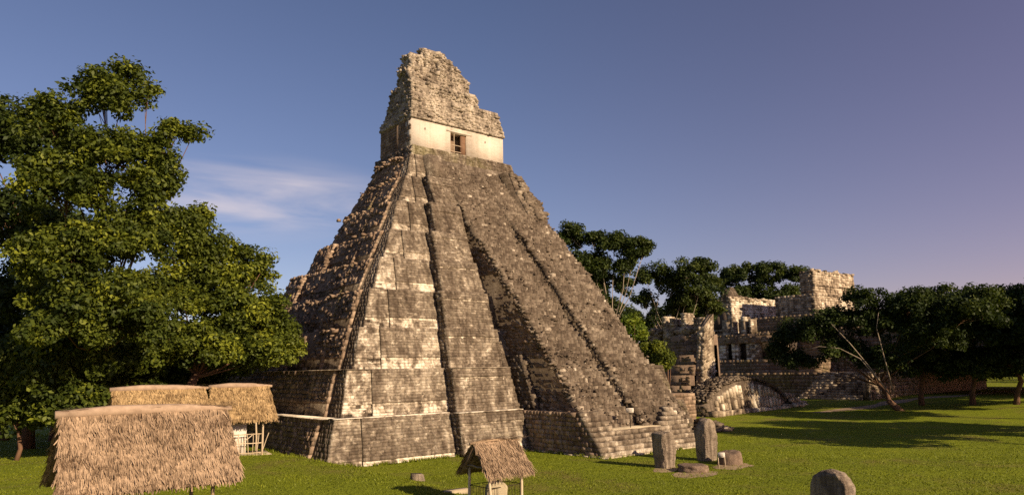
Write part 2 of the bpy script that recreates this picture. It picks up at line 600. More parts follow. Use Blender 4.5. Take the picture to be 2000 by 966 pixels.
def grass_mat():
    m, t, b = newmat('lawn')
    tc = nd(t, 'ShaderNodeTexCoord')
    v = (tc, 'Object')
    big = noise(t, v, 0.11, 5, 0.6)
    mid = noise(t, v, 0.9, 6, 0.7)
    fi = noise(t, v, 9.0, 4, 0.75)
    x = mth(t, 'ADD', mth(t, 'MULTIPLY', big.outputs['Fac'], vb=0.5), mth(t, 'MULTIPLY', mid.outputs['Fac'], vb=0.35))
    x = mth(t, 'ADD', x, mth(t, 'MULTIPLY', fi.outputs['Fac'], vb=0.4))
    x = mth(t, 'SUBTRACT', x, vb=0.625)
    x = mth(t, 'MULTIPLY', x, vb=2.2)
    x = mth(t, 'ADD', x, vb=0.5, clamp=True)
    r = ramp(t, [(0.0, (0.095, 0.100, 0.010)), (0.35, (0.15, 0.182, 0.010)), (0.65, (0.20, 0.232, 0.012)), (1.0, (0.29, 0.285, 0.024))])
    t.links.new(x, r.inputs[0])
    dn_ = noise(t, v, 0.16, 7, 0.68, 0.6)
    dr_ = ramp(t, [(0.52, 0.0), (0.68, 0.75)])
    lk(t, dn_, 'Fac', dr_, 0)
    dx_ = mixc(t, 'MIX', 0.0, b=(0.20, 0.155, 0.045))
    lk(t, dr_, 0, dx_, 0)
    lk(t, r, 0, dx_, 6)
    lk(t, dx_, 2, b, 'Base Color')
    bp = nd(t, 'ShaderNodeBump', inp={'Strength': 0.9, 'Distance': 0.12})
    t.links.new(mth(t, 'ADD', mid.outputs['Fac'], fi.outputs['Fac']), bp.inputs['Height'])
    lk(t, bp, 0, b, 'Normal')
    return m


M['lawn'] = grass_mat()

# ================================================================ ground
gx = np.unique(np.concatenate([np.linspace(-2400, -80, 14), np.linspace(-80, 120, 161), np.linspace(120, 2400, 14)]))
gy = np.unique(np.concatenate([np.linspace(-2400, -90, 14), np.linspace(-90, 110, 161), np.linspace(110, 2400, 14)]))
X, Y = np.meshgrid(gx, gy)
nx = len(gx)
gm = MB()
ids = np.arange(X.size).reshape(X.shape)
gm.add(np.stack([X, Y, gh(X, Y)], -1).reshape(-1, 3),
       np.stack([ids[:-1, :-1], ids[:-1, 1:], ids[1:, 1:], ids[1:, :-1]], -1).reshape(-1, 4))
gm.build('ground', M['lawn'], smoothed=True, kind='structure')

# grass blades over the part of the lawn near enough to show texture
N = 150000
u = RNG.random(N)
dist = 24 + 62 * u ** 1.25
ang = YAW + np.radians(RNG.uniform(-37, 37, N))
bx = CAM[0] + np.sin(ang) * dist
by = CAM[1] + np.cos(ang) * dist
inside = (bx > -25.9) & (bx < 26) & (by > -2.4) | ((bx > -8.2) & (bx < 5.2) & (by > -11.3))
clump = fbm(np.stack([bx * 0.5, by * 0.5, np.zeros(N)], -1), 3, 5)
keepm = (~inside) & (RNG.random(N) < 0.35 + 1.1 * clump)
bx, by, clump = bx[keepm], by[keepm], clump[keepm]
N = len(bx)
bz = gh(bx, by)
hh = RNG.uniform(0.04, 0.10, N) * (0.6 + 0.9 * clump)
th = RNG.uniform(0, math.pi, N)
ww = RNG.uniform(0.02, 0.045, N)
lean = RNG.normal(0, 0.06, (N, 2))
p0 = np.stack([bx - np.cos(th) * ww, by - np.sin(th) * ww, bz - 0.01], -1)
p1 = np.stack([bx + np.cos(th) * ww, by + np.sin(th) * ww, bz - 0.01], -1)
p2 = np.stack([bx + lean[:, 0], by + lean[:, 1], bz + hh], -1)
g = MB()
cc = np.zeros((N, 4))
cc[:, 0] = np.clip(RNG.normal(0.40, 0.12, N) + (clump - 0.5) * 0.8, 0, 1)
g.add(np.stack([p0, p1, p2], 1).reshape(-1, 3), tris=np.arange(N * 3).reshape(-1, 3), c=np.repeat(cc, 3, 0))
g.build('grass', M['blade'], label='short green grass blades covering the plaza lawn', cat='grass', kind='stuff')

# ================================================================ pyramid
A = 24.486
HZ = [0, 3.324, 6.896, 10.338, 13.801, 16.997, 20.188, 23.539, 27.018, 30.0]
ST = [0.0, 1.797, 3.797, 5.664, 7.763, 9.939, 11.62, 14.0, 15.424]
SB = [-1.02, 1.039, 2.96, 4.592, 6.453, 8.519, 10.302, 12.163, 14.474]
XG = [-22.43, -20.70, -18.92, -17.18, -15.44, -13.40, -11.69, -9.81, -8.6]
X1 = [-14.53, -13.86, -13.24, -12.47, -11.61, -10.7, -9.80, -8.66, -7.7]
XR = [-7.91, -7.76, -7.56, -7.25, -6.95, -6.6, -6.2, -5.6, -5.6]
YC = [1.94, 3.40, 5.19, 7.02, 9.09, 11.19, 12.64, 15.0, 16.4]
DF, DEPTH = 1.21, 37.0
PYR = np.array([0.0, 17.0, 0.0])
pyr = thing('stepped_pyramid', PYR, 'tall stepped stone pyramid with steep stairway and crowning roof comb temple', 'pyramid')


def xr_right(z):
    return float(np.interp(z, [0, 3.3, 6.9, 7.0, 11.4, 17.2, 22.8, 24.0, 25.9, 29.5, 30], [13.9, 13.9, 13.9, 10.0, 8.3, 6.7, 5.0, 5.9, 6.1, 4.2, 4.0]))


for i in range(9):
    z0, z1 = HZ[i], HZ[i + 1]
    st, sb = ST[i], SB[i]
    DEPTH = (37.0, 37.0, 36.0, 35.0, 34.5, 34.5, 35.0, 37.2, 38.7)[i]
    if i == 0:
        z0 = -0.6
        sb = sb - 0.15
    xl0, xl1 = -A + sb, -A + st
    xR0, xR1 = xr_right(z0), xr_right(z1 - 0.02)
    e = 0.12
    core = MB()
    core.frustum([(xl0 + e, sb + e, z0), (xR0, sb + e, z0), (xR0, DEPTH - sb, z0), (xl0 + e, DEPTH - sb, z0)],
                 [(xl1 + e, st + e, z1 - 0.03), (xR1, st + e, z1 - 0.03), (xR1, DEPTH - st, z1 - 0.03), (xl1 + e, DEPTH - st, z1 - 0.03)], c=(0.35, 0, 0, 0))
    # centre projection of the front, both sides of the stair
    core.frustum([(X1[i] + e, sb - DF + e, z0), (XR[i] - e, sb - DF + e, z0), (XR[i] - e, sb + 2, z0), (X1[i] + e, sb + 2, z0)],
                 [(X1[i] + e, st - DF + e, z1 - 0.02), (XR[i] - e, st - DF + e, z1 - 0.02), (XR[i] - e, st + 2, z1 - 0.02), (X1[i] + e, st + 2, z1 - 0.02)], c=(0.35, 0.1, 0, 0))
    # side projections
    yc = YC[i]
    d1, d2 = 0.30, 0.42
    yb2 = min(yc + 3.4, DEPTH - 10)
    yend = DEPTH - st - 3.0
    if i < 8:
        core.frustum([(xl0 - d1 + e, yc, z0), (xl0 + 2, yc, z0), (xl0 + 2, yend, z0), (xl0 - d1 + e, yend, z0)],
                     [(xl1 - d1 + e, yc, z1 - 0.05), (xl1 + 2, yc, z1 - 0.05), (xl1 + 2, yend, z1 - 0.05), (xl1 - d1 + e, yend, z1 - 0.05)], c=(0.3, 0, 0, 0))
    terr = core.build('terrace', M['stone'], pyr)

    def T(f, a, b):
        return a + (b - a) * f

    def zone(mb, xa0, xb0, y0, xa1, xb1, y1, apron, proud, lowpale, uppale, ch=0.25, bw=0.5, moss=0.0):
        """front panel split by a moulding line; positions at the terrace foot (0) and top (1)"""
        f = apron
        zc = T(f, z0, z1)
        xam, xbm, ym = T(f, xa0, xa1), T(f, xb0, xb1), T(f, y0, y1)
        wall(mb, (xa0, y0, z0), (xb0, y0, z0), (xbm, ym, zc), (xam, ym, zc), ch, bw, 0.022, gap=0.014, pale=lowpale, moss=moss)
        wall(mb, (xam, ym - proud, zc), (xbm, ym - proud, zc), (xb1, y1 - proud * 0.6, z1), (xa1, y1 - proud * 0.6, z1), ch, bw, 0.014, gap=0.010, pale=uppale, moss=moss)
        # underside of the moulding
        mb.add([(xam, ym + 0.02, zc), (xbm, ym + 0.02, zc), (xbm, ym - proud, zc), (xam, ym - proud, zc)], [(0, 1, 2, 3)], c=(0.3, 0.3, 0, 0))

    k = 0.0 if i < 3 else -0.05
    # corner panel, between the arris and the thin groove; slightly recessed
    mb = MB()
    zone(mb, xl0, XG[i] - 0.9 * (st - sb) * 0.3, sb + 0.10, xl1, XG[i], st + 0.10, 0.26 if i else 0.25, 0.10, (1.1 if i < 5 else 0.6) if i else 1.7, (0.5, 0.85, 0.85, 0.5, 0.5, 0.3, 0.15, 0.2, 0.25)[i])
    # the shaded cheek of the corner
    wall(mb, (xl0, yc, z0), (xl0, sb + 0.10, z0), (xl1, st + 0.10, z1), (xl1, yc, z1), 0.34, 0.6, 0.008, gap=0.008)
    mb.build('corner_panel', M['stone'], terr)
    # main panel
    mb = MB()
    xg0 = XG[i] - 0.9 * (st - sb) * 0.3
    zone(mb, xg0, X1[i], sb - 0.05, XG[i], X1[i], st - 0.05, 0.28 if i else 0.24, 0.12, (0.95 if i < 5 else 0.5) if i else 1.7, (0.15, 0.3, 0.2, 0.1, 0.2, 0.05, 0.0, 0.0, 0.0)[i])
    mb.add([(xg0, sb + 0.3, z0), (xg0, sb - 0.05, z0), (XG[i], st - 0.05 - 0.07, z1), (XG[i], st + 0.3, z1)], [(0, 1, 2, 3)], c=(0.2, 0, 0, 0))
    mb.build('main_panel', M['stone'], terr)
    # projecting panel beside the stair
    mb = MB()
    if i < 8:
        ap = 0.80 if i < 6 else 0.72
        zone(mb, X1[i], XR[i], sb - DF, X1[i], XR[i], st - DF, ap, 0.14, (0.4, 0.4, 0.2, 0.12, 0.05, 0.05, 0.0, 0.0)[i], 0.0)
        if i < 6:
            zp = T(ap, z0, z1)
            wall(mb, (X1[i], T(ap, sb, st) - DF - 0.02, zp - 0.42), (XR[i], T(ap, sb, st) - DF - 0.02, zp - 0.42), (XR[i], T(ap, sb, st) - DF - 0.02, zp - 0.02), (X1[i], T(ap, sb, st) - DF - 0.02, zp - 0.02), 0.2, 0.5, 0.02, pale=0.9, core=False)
        wall(mb, (X1[i], sb, z0), (X1[i], sb - DF, z0), (X1[i], st - DF - 0.08, z1), (X1[i], st, z1), 0.33, 0.55, 0.03)
        wall(mb, (XR[i], sb - DF, z0), (XR[i], sb + 1.6, z0), (XR[i], st + 1.6, z1), (XR[i], st - DF, z1), 0.33, 0.55, 0.05)
        mb.build('stair_side_panel', M['stone'], terr)
    # back of the niche between panel and stairway
    mb = MB()
    wall(mb, (XR[i], sb + 0.5, z0), (-4.6, sb + 0.5, z0), (-4.6, st + 0.3, z1), (XR[i], st + 0.3, z1), 0.34, 0.5, 0.12, drop=0.06)
    mb.build('niche_wall', M['rubble'], terr)
    # shaded side
    mb = MB()
    if i < 8:
        # front-facing return, tinted paler for the sun it catches
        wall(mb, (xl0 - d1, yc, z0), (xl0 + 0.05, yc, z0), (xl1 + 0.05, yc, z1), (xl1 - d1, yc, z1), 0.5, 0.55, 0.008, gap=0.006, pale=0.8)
        jit = 0.03 if i < 2 else 0.10

        def bul(c, i=i):
            return (fbm(c * np.array([0.2, 0.35, 0.5]), 3, 40 + i) - 0.55) * (0.15 if i < 2 else (0.45 if i < 4 else 0.55))
        dr = 0.02 if i < 2 else 0.06

        def kp(c, i=i, z1=z1):
            return c[:, 2] < z1 + (0.9 if i < 2 else 0.2) - (0.0 if i < 2 else 1.1) * np.clip(fbm(np.stack([c[:, 1] * 0.4, c[:, 2] * 0.1 + i * 7, c[:, 0] * 0], -1), 3, 9 + i) - 0.40, 0, 1) * 2.2
        fz = 0.28
        zc = T(fz, z0, z1)
        xm = T(fz, xl0, xl1)
        wall(mb, (xl0 - d1 + 0.25, yb2, z0), (xl0 - d1 + 0.25, yc, z0), (xm - d1 + 0.2, yc, zc), (xm - d1 + 0.2, yb2, zc), 0.34, 0.42, jit * 0.7, bulge=bul)
        wall(mb, (xm - d1, yb2, zc), (xm - d1, yc, zc), (xl1 - d1, yc, z1), (xl1 - d1, yb2, z1), 0.34, 0.42, jit, drop=dr, bulge=bul, keep=kp, rot=0.03)
        # second projection with its own lit return
        x20, x21 = xl0 - d2, xl1 - d2
        xm2 = T(fz, x20, x21)
        wall(mb, (x20, yb2, z0), (xl0 - d1 + 0.2, yb2, z0), (xl1 - d1 + 0.2, yb2, z1), (x21, yb2, z1), 0.34, 0.4, 0.02, moss=0.7, keep=kp)
        wall(mb, (x20 + 0.3, yend, z0), (x20 + 0.3, yb2, z0), (xm2 + 0.2, yb2, zc), (xm2 + 0.2, yend, zc), 0.36, 0.42, jit * 0.8, bulge=bul, drop=dr)
        wall(mb, (xm2, yend, zc), (xm2, yb2, zc), (x21, yb2, z1), (x21, yend, z1), 0.36, 0.42, jit, bulge=bul, drop=dr, keep=kp, rot=0.04)
        wall(mb, (xl0, DEPTH - sb, z0), (xl0, yend, z0), (xl1, yend, z1), (xl1, DEPTH - st, z1), 0.36, 0.5, jit, bulge=bul, keep=kp)
        if i in (4, 5):   # broken return far along the side, sunlight helped by a paler tint
            yy = DEPTH - st - 4.2
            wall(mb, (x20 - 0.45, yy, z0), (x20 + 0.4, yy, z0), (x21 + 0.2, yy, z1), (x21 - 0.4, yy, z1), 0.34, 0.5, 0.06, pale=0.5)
            wall(mb, (x20 - 0.45, yy + 4, z0), (x20 - 0.45, yy, z0), (x21 - 0.4, yy, z1), (x21 - 0.4, yy + 4, z1), 0.34, 0.45, 0.1)
    else:
        wall(mb, (xl0, DEPTH - sb, z0), (xl0, yc, z0), (xl1, yc, z1), (xl1, DEPTH - st, z1), 0.34, 0.5, 0.12)
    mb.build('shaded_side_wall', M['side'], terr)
    if i in (0, 1):
        mb = MB()
        zz = z1 - 0.01
        segs = [((xl1 - 0.06, st - 0.02), (X1[0] if i == 0 else X1[1], st - 0.02), 'x'), ((X1[i] - 0.05, st - DF - 0.16), (XR[i], st - DF - 0.16), 'x')]
        for (a, b, _) in segs:
            mb.box(a[0], b[0], a[1] - 0.06, a[1] + 0.95, zz, zz + (0.07 if i == 0 else 0.045), c=(0.9, 1.2 if i == 0 else 0.4, 0, 0))
        mb.box(xl1 - d2 - 0.12, xl1 + 0.7, st + 0.95, DEPTH - st, zz, zz + 0.06, c=(0.9, 1.0 if i == 0 else 0.3, 0, 0))
        mb.build('ledge_slab', M['stone'], terr)
    # broken ledge stones
    mb = MB()
    if i >= 2:
        n = 40
        yy = RNG.uniform(yc + 0.5, DEPTH - st, n)
        rocks(mb, np.stack([np.full(n, xl1 - 0.1) + RNG.normal(0, 0.3, n), yy, np.full(n, z1 - 0.2) + RNG.normal(0, 0.12, n)], -1), RNG.uniform(0.2, 0.42, n))
        mb.build('ledge_stones', M['side'], terr, kind='stuff')

# right hand restored blocks and the ruined flank above them
mb = MB()
for i in (0, 1):
    z0, z1 = HZ[i] - (0.5 if i == 0 else 0), HZ[i + 1]
    st, sb = ST[i] - DF, SB[i] - DF
    xr_o = 13.9 + (0.9 if i == 0 else 0)
    zc = z0 + (z1 - z0) * 0.3
    ym = sb + (st - sb) * 0.3
    mb.frustum([(4, sb + 0.1, z0), (xr_o, sb + 0.1, z0), (xr_o, 12, z0), (4, 12, z0)], [(4, st + 0.1, z1 - 0.02), (xr_o - 0.7, st + 0.1, z1 - 0.02), (xr_o - 0.7, 12, z1 - 0.02), (4, 12, z1 - 0.02)])
    wall(mb, (4, sb + 0.1, z0), (xr_o, sb + 0.1, z0), (xr_o - 0.2, ym + 0.1, zc), (4, ym + 0.1, zc), 0.33, 0.6, 0.03, pale=0.55)
    wall(mb, (4, ym, zc), (xr_o - 0.2, ym, zc), (xr_o - 0.7, st, z1), (4, st, z1), 0.33, 0.6, 0.025, moss=0.5)
mb.build('stair_side_block', M['stone'], pyr)
mb = MB()
zl = np.linspace(6.9, 29.6, 40)
for a, b in zip(zl[:-1], zl[1:]):
    ya, yb = np.interp(a, HZ, [SB[0]] + ST) - DF, np.interp(b, HZ, [SB[0]] + ST) - DF
    xa, xb = xr_right(a + 0.1), xr_right(b)
    ja = (vnoise(np.array([[a * 0.7, 1, 2]]), 3)[0] - 0.5) * 0.8
    mb.frustum([(3, ya + 0.2, a), (xa + ja, ya + 0.2, a), (xa + ja, 20, a), (3, 20, a)], [(3, yb + 0.2, b), (xb + ja, yb + 0.2, b), (xb + ja, 20, b), (3, 20, b)])
    wall(mb, (3.5, ya, a), (xa + ja, ya, a), (xb + ja, yb, b), (3.5, yb, b), 0.3, 0.5, 0.12, pale=0.45, rot=0.05, drop=0.05)
n = 900
zr = RNG.uniform(6.9, 29, n)
xx = np.array([RNG.uniform(4.6, xr_right(z) + 0.15) for z in zr])
yy = np.interp(zr, HZ, [SB[0]] + ST) - DF
rocks(mb, np.stack([xx, yy, zr], -1), RNG.uniform(0.25, 0.6, n), c1=RNG.uniform(0, 0.6, n))
mb.build('ruined_flank', M['rubble'], pyr, label='crumbled rubble flank right of the stairway')

# ---------------------------------------------------------------- stairway
MS = 1.2


def ystair(z):
    return -7.5 + (z - 1.8) / MS


sw = MB()
XL, XM, XRR = -5.7, -0.25, 5.6
RAISE = 1.1          # right half stands higher than the left half
for (xa, xb, rz) in ((XL, XM, 0.0), (XM, XRR, RAISE)):
    za, zb = 0.0, 29.4
    off = rz / MS
    sw.frustum([(xa + 0.1, ystair(za) - off + 0.4, za), (xb, ystair(za) - off + 0.4, za), (xb, 19, za), (xa + 0.1, 19, za)],
               [(xa + 0.1, ystair(zb) + 0.4 - off * 0.4, zb), (xb, ystair(zb) + 0.4 - off * 0.4, zb), (xb, 19, zb), (xa + 0.1, 19, zb)], c=(0.3, 0, 0, 0))
stairway = sw.build('stairway', M['rubble'], pyr)
# left cheek of the stair mass: ragged masonry in the shade
mb = MB()
zl = np.linspace(-0.3, 29.0, 30)
for a, b in zip(zl[:-1], zl[1:]):
    jx = (fbm(np.array([[a * 0.35, 7.0, 1.0]]), 3, 21)[0] - 0.5) * 1.0
    wall(mb, (XL + jx, ystair(a) + 12, a), (XL + jx, ystair(a) + 0.3, a), (XL + jx, ystair(b) + 0.3, b), (XL + jx, ystair(b) + 12, b), 0.34, 0.5, 0.10, rot=0.05)
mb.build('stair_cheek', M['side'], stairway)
# rough buttresses left standing in the niche
mb = MB()
for (xa, xb, ya, zt, pl) in ((-7.55, -7.0, -1.3, 9.0, 0.15), (-6.6, -6.05, -2.9, 8.0, 0.25), (-7.4, -6.9, 1.3, 16.5, 0.1), (-6.4, -5.9, 0.2, 14.5, 0.1)):
    tl = (zt - 0) * 0.42
    mb.frustum([(xa + .08, ya + .1, 0), (xb - .08, ya + .1, 0), (xb - .08, ya + 4, 0), (xa + .08, ya + 4, 0)],
               [(xa + .08, ya + tl + .1, zt), (xb - .08, ya + tl + .1, zt), (xb - .08, ya + tl + 4, zt), (xa + .08, ya + tl + 4, zt)], c=(0.3, 0, 0, 0))
    wall(mb, (xa, ya, 0), (xb, ya, 0), (xb, ya + tl, zt), (xa, ya + tl, zt), 0.32, 0.4, 0.08, pale=pl)
    wall(mb, (xa, ya + 2.5, 0), (xa, ya, 0), (xa, ya + tl, zt), (xa, ya + tl + 2.5, zt), 0.34, 0.45, 0.08)
mb.build('niche_buttress', M['rubble'], stairway)

RISE = 0.31
nst = int((29.6 - 1.8) / RISE)
for j in range(nst):
    z = 1.8 + j * RISE
    for side, (xa, xb) in enumerate(((XL, XM), (XM, XRR))):
        rz = RAISE * (1.0 if z < 20 else max(0.0, 1 - (z - 20) / 4.0)) if side else 0.0
        yf = ystair(z) - rz / MS + (fbm(np.array([[j * 0.23, side * 9.0, 0.5]]), 3, 77)[0] - 0.5) * 0.25
        mb = MB()
        # the left edge of the flight is broken away unevenly
        x0 = xa + ((fbm(np.array([[j * 0.17, 3.3, 8.0]]), 3, 31)[0] - 0.5) * 1.3 if side == 0 else 0.0)
        x1 = xb + ((fbm(np.array([[j * 0.21, 1.3, 5.0]]), 3, 57)[0] - 0.5) * 0.9 if side == 1 else 0.0)
        k = int((x1 - x0) / 0.36)
        w = np.clip(RNG.lognormal(0, 0.4, k), 0.35, 2.5)
        e = x0 + np.concatenate([[0], np.cumsum(w) / w.sum()]) * (x1 - x0)
        cx = 0.5 * (e[:-1] + e[1:])
        er = fbm(np.stack([cx * 0.45, np.full(k, z * 0.45), np.full(k, 4.0 + side)], -1), 4, 88) - 0.5
        dy = RNG.normal(0, 0.035, k) + er * 0.34
        dz = RNG.normal(0, 0.03, k) - np.abs(er) * 0.16
        b = np.stack([e[:-1] + 0.012, e[1:] - 0.012], 1)
        V = np.zeros((k, 8, 3))
        for m_, (a_, q_) in enumerate(((0, 0), (1, 0), (1, 1), (0, 1))):
            for lv in (0, 1):
                V[:, m_ + 4 * lv, 0] = b[:, a_]
                V[:, m_ + 4 * lv, 1] = (yf + dy if q_ == 0 else yf + 0.75) + RNG.normal(0, 0.03, k) + (0.03 * lv)
                V[:, m_ + 4 * lv, 2] = z - 0.08 if lv == 0 else z + RISE + dz + RNG.normal(0, 0.025, k)
        Q = (np.arange(k)[:, None, None] * 8 + np.array([(4, 5, 6, 7), (0, 1, 5, 4), (1, 2, 6, 5), (3, 0, 4, 7)])[None]).reshape(-1, 4)
        c = np.zeros((k, 4))
        c[:, 0] = RNG.random(k)
        c[:, 1] = np.where(RNG.random(k) < 0.05, 0.9, 0) + 0.1 * (cx > 3.5)
        mb.add(V.reshape(-1, 3), Q, c=np.repeat(c, 8, 0))
        mb.build('step', M['rubble'], stairway)
# loose and weathered stones over the flight
mb = MB()
n = 1700
z = 1.9 + 27.0 * RNG.random(n) ** 1.25
x = RNG.uniform(XL - 0.3, XRR + 0.2, n)
dens = fbm(np.stack([x * 0.25, z * 0.22, np.zeros(n)], -1), 3, 66)
k = RNG.random(n) < np.clip((dens - 0.42) * 5 + 0.25, 0.08, 1)
x, z = x[k], z[k]
rz = np.where(x > XM, RAISE * np.clip(1 - (z - 20) / 4, 0, 1), 0)
rocks(mb, np.stack([x, ystair(z) - rz / MS + RNG.normal(0.05, 0.12, len(x)), z + 0.1], -1), RNG.uniform(0.08, 0.22, len(x)) * np.where(RNG.random(len(x)) < .05, 1.8, 1), c1=np.where(RNG.random(len(x)) < .10, 0.8, 0.0))
# weathered edge of the raised half and ragged left edge
for (xe, n) in ((XM, 120), (XL, 380)):
    z = RNG.uniform(1.9, 21 if xe == XM else 28, n)
    rz = RAISE * np.clip(1 - (z - 20) / 4, 0, 1) if xe == XM else 0
    rocks(mb, np.stack([xe + RNG.normal(0.05, 0.14, n), ystair(z) - rz / MS + RNG.uniform(-0.1, 0.6, n), z], -1), RNG.uniform(0.16, 0.42, n), c1=np.where(RNG.random(n) < .15, 0.7, 0.1))
mb.build('loose_stones', M['rubble'], stairway, kind='stuff')

# squared blocks of the restored stair foot
BLK = {}


def block(parent, x0, x1, y0, y1, z0, z1, mat='stone', pale=0.1, name='stone_block'):
    mb = MB()
    j = lambda: RNG.normal(0, 0.018)
    b = [(x0 + j(), y0 + j(), z0), (x1 + j(), y0 + j(), z0), (x1, y1, z0), (x0, y1, z0)]
    t = [(x0 + j() + .01, y0 + j() + .015, z1 + j()), (x1 + j() - .01, y0 + j() + .015, z1 + j()), (x1, y1, z1 + j()), (x0, y1, z1 + j())]
    mb.frustum(b, t, c=(RNG.random(), pale, 0, 0))
    return mb.build(name, M[mat], parent)


base = MB()
BX0, BX1 = -7.8, 4.4
base.box(BX0 + 0.5, BX1 - 0.5, -9.2, -2.0, -0.3, 1.74, taper=0.0)
base.frustum([(BX0 + 0.25, -8.6, 1.7), (-5.3, -8.6, 1.7), (-5.3, -1.5, 1.7), (BX0 + 0.25, -1.5, 1.7)], [(BX0 + 0.3, -8.3, 3.0), (-5.3, -8.3, 3.0), (-5.3, -1.5, 3.0), (BX0 + 0.3, -1.5, 3.0)])
base.frustum([(1.6, -8.3, 1.7), (BX1 - 0.5, -8.3, 1.7), (BX1 - 0.5, -3, 1.7), (1.6, -3, 1.7)], [(2.6, -7.7, 3.1), (BX1 - 0.7, -7.7, 3.1), (BX1 - 0.7, -3, 3.1), (2.6, -3, 3.1)])
foot = base.build('stair_foot', M['stone'], stairway)
# sits directly under the pyramid so that its blocks are the third level
foot.parent = pyr
CH = 0.36
for r in range(9):
    z0, z1 = r * CH - (0.25 if r == 0 else 0), (r + 1) * CH - 0.012
    yf = -10.65 + r * 0.30
    xl, xr = BX0 + 0.02 * r, BX1 - 0.10 * r
    if r < 5:
        spans = [(xl, xr)]
    else:
        spans = [(xl, -5.2), (0.75 + (r - 5) * 0.62, xr)]
    for (a, b) in spans:
        x = a
        while x < b - 0.05:
            w = RNG.uniform(0.55, 1.05)
            if b - x - w < 0.35:
                w = b - x
            block(foot, x, x + w - 0.02, yf + RNG.normal(0, 0.02), yf + 0.75, z0, z1, pale=0.25 if r else 0.5)
            x += w
# flank of the stair foot, dark rubble masonry
mb = MB()
for r in range(9):
    z0, z1 = r * CH - (0.4 if r == 0 else 0), (r + 1) * CH
    yf = -10.6 + r * 0.30
    wall(mb, (BX0 + 0.015 * r, -0.5, z0), (BX0 + 0.015 * r, yf + 0.6, z0), (BX0 + 0.015 * r, yf + 0.6, z1), (BX0 + 0.015 * r, -0.5, z1), 0.36, 0.45, 0.05)
mb.build('foot_flank', M['side'], foot)
# landing slab
mb = MB()
mb.box(-5.2, 1.4, -9.1, -6.0, 1.76, 1.83, c=(0.8, 0.55, 0, 0))
mb.build('landing', M['kerb'], foot)

# ---------------------------------------------------------------- temple on top
WB, YB, DB = 6.754, 19.22, 7.4
ZC = 35.78
pl = MB()
pl.frustum([(-7.6, 17.6, 29.9), (7.3, 17.6, 29.9), (7.3, 26.5, 29.9), (-7.6, 26.5, 29.9)], [(-7.2, 18.2, 32.0), (7.1, 18.2, 32.0), (7.1, 26.7, 32.0), (-7.2, 26.7, 32.0)])
wall(pl, (-7.75, 17.5, 29.9), (7.4, 17.5, 29.9), (7.2, 18.1, 32.1), (-7.3, 18.1, 32.1), 0.3, 0.55, 0.04, moss=0.55, pale=0.15)
wall(pl, (-7.75, 26.5, 29.9), (-7.75, 17.5, 29.9), (-7.3, 18.1, 32.1), (-7.3, 26.7, 32.1), 0.3, 0.5, 0.07)
pl.frustum([(-9.5, 20, 0), (9.5, 20, 0), (9.5, 36, 0), (-9.5, 36, 0)], [(-6.0, 20, 30.5), (6.0, 20, 30.5), (6.0, 26.9, 30.5), (-6.0, 26.9, 30.5)])
plinth = pl.build('temple_plinth', M['stone'], pyr)
# walls with a doorway: left pier, right pier, over-door
DW0, DW1, DZ1 = -1.30, 1.12, 35.05
rm = MB()
rm.box(-WB, DW0, YB, YB + 1.3, 31.9, ZC, c=(0.6, 0, 0, 0))
rm.box(DW1, WB, YB, YB + 1.3, 31.9, ZC, c=(0.6, 0, 0, 0))
rm.box(DW0, DW1, YB + 0.002, YB + 1.3, DZ1, ZC - 0.002, c=(0.6, 0, 0, 0))
room = rm.build('temple_front_wall', M['plaster'], pyr)
mb = MB()
mb.box(DW0 - 0.6, DW1 + 0.7, YB - 0.08, YB + 0.5, DZ1 + 0.04, DZ1 + 0.22, c=(0.5, 0.3, 0, 0))
mb.build('door_lintel', M['plaster'], room)
mb = MB()
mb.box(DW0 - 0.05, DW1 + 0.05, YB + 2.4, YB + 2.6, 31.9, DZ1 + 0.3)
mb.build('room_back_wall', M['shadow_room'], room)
mb = MB()
mb.box(DW1 - 0.75, DW1 - 0.01, YB + 0.25, YB + 0.5, 31.9, DZ1 - 0.01)
mb.build('door_jamb', M['lintel'], room)
mb = MB()
for xx in (DW0 + 0.62,):
    mb.box(xx - 0.025, xx + 0.025, YB + 0.12, YB + 0.17, 31.9, DZ1)
for zz in (32.75, 33.55):
    mb.box(DW0, DW1 - 0.76, YB + 0.13, YB + 0.18, zz - 0.03, zz + 0.03)
mb.build('door_grille', M['palewood'], room)
for xx in (-4.9, 3.9):
    mb = MB()
    mb.box(xx - 0.06, xx + 0.06, YB - 0.03, YB + 0.1, 34.6, 34.85)  # small dark block painted as the shade inside a vent
    mb.build('vent_hole_shade', M['darkpaint'], room)
mb = MB()
mb.box(-WB + 0.1, WB - 0.1, YB + 1.3, YB + DB, 31.9, ZC - 0.01)
wall(mb, (-WB, YB + 3.0, 31.9), (-WB, YB, 31.9), (-WB, YB, ZC), (-WB, YB + 3.0, ZC), 0.34, 0.6, 0.02)
wall(mb, (-WB + .35, YB + 3.6, 31.9), (-WB + .35, YB + 3.0, 31.9), (-WB + .35, YB + 3.0, ZC), (-WB + .35, YB + 3.6, ZC), 0.34, 0.6, 0.02)
wall(mb, (-WB + .05, YB + DB, 31.9), (-WB + .05, YB + 3.5, 31.9), (-WB + .05, YB + 3.5, ZC), (-WB + .05, YB + DB, ZC), 0.34, 0.6, 0.02)
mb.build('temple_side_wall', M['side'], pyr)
# frieze zone above the walls
fz = MB()
ZF = 38.75
fz.frustum([(-WB - 0.05, YB - 0.1, ZC), (WB + 0.05, YB - 0.1, ZC), (WB + 0.05, YB + DB, ZC), (-WB - 0.05, YB + DB, ZC)],
           [(-WB + 0.3, YB + 0.3, ZF - 0.2), (WB - 0.9, YB + 0.3, ZF - 0.3), (WB - 0.9, YB + DB - 1, ZF - 0.3), (-WB + 0.7, YB + DB - 0.6, ZF - 0.2)])


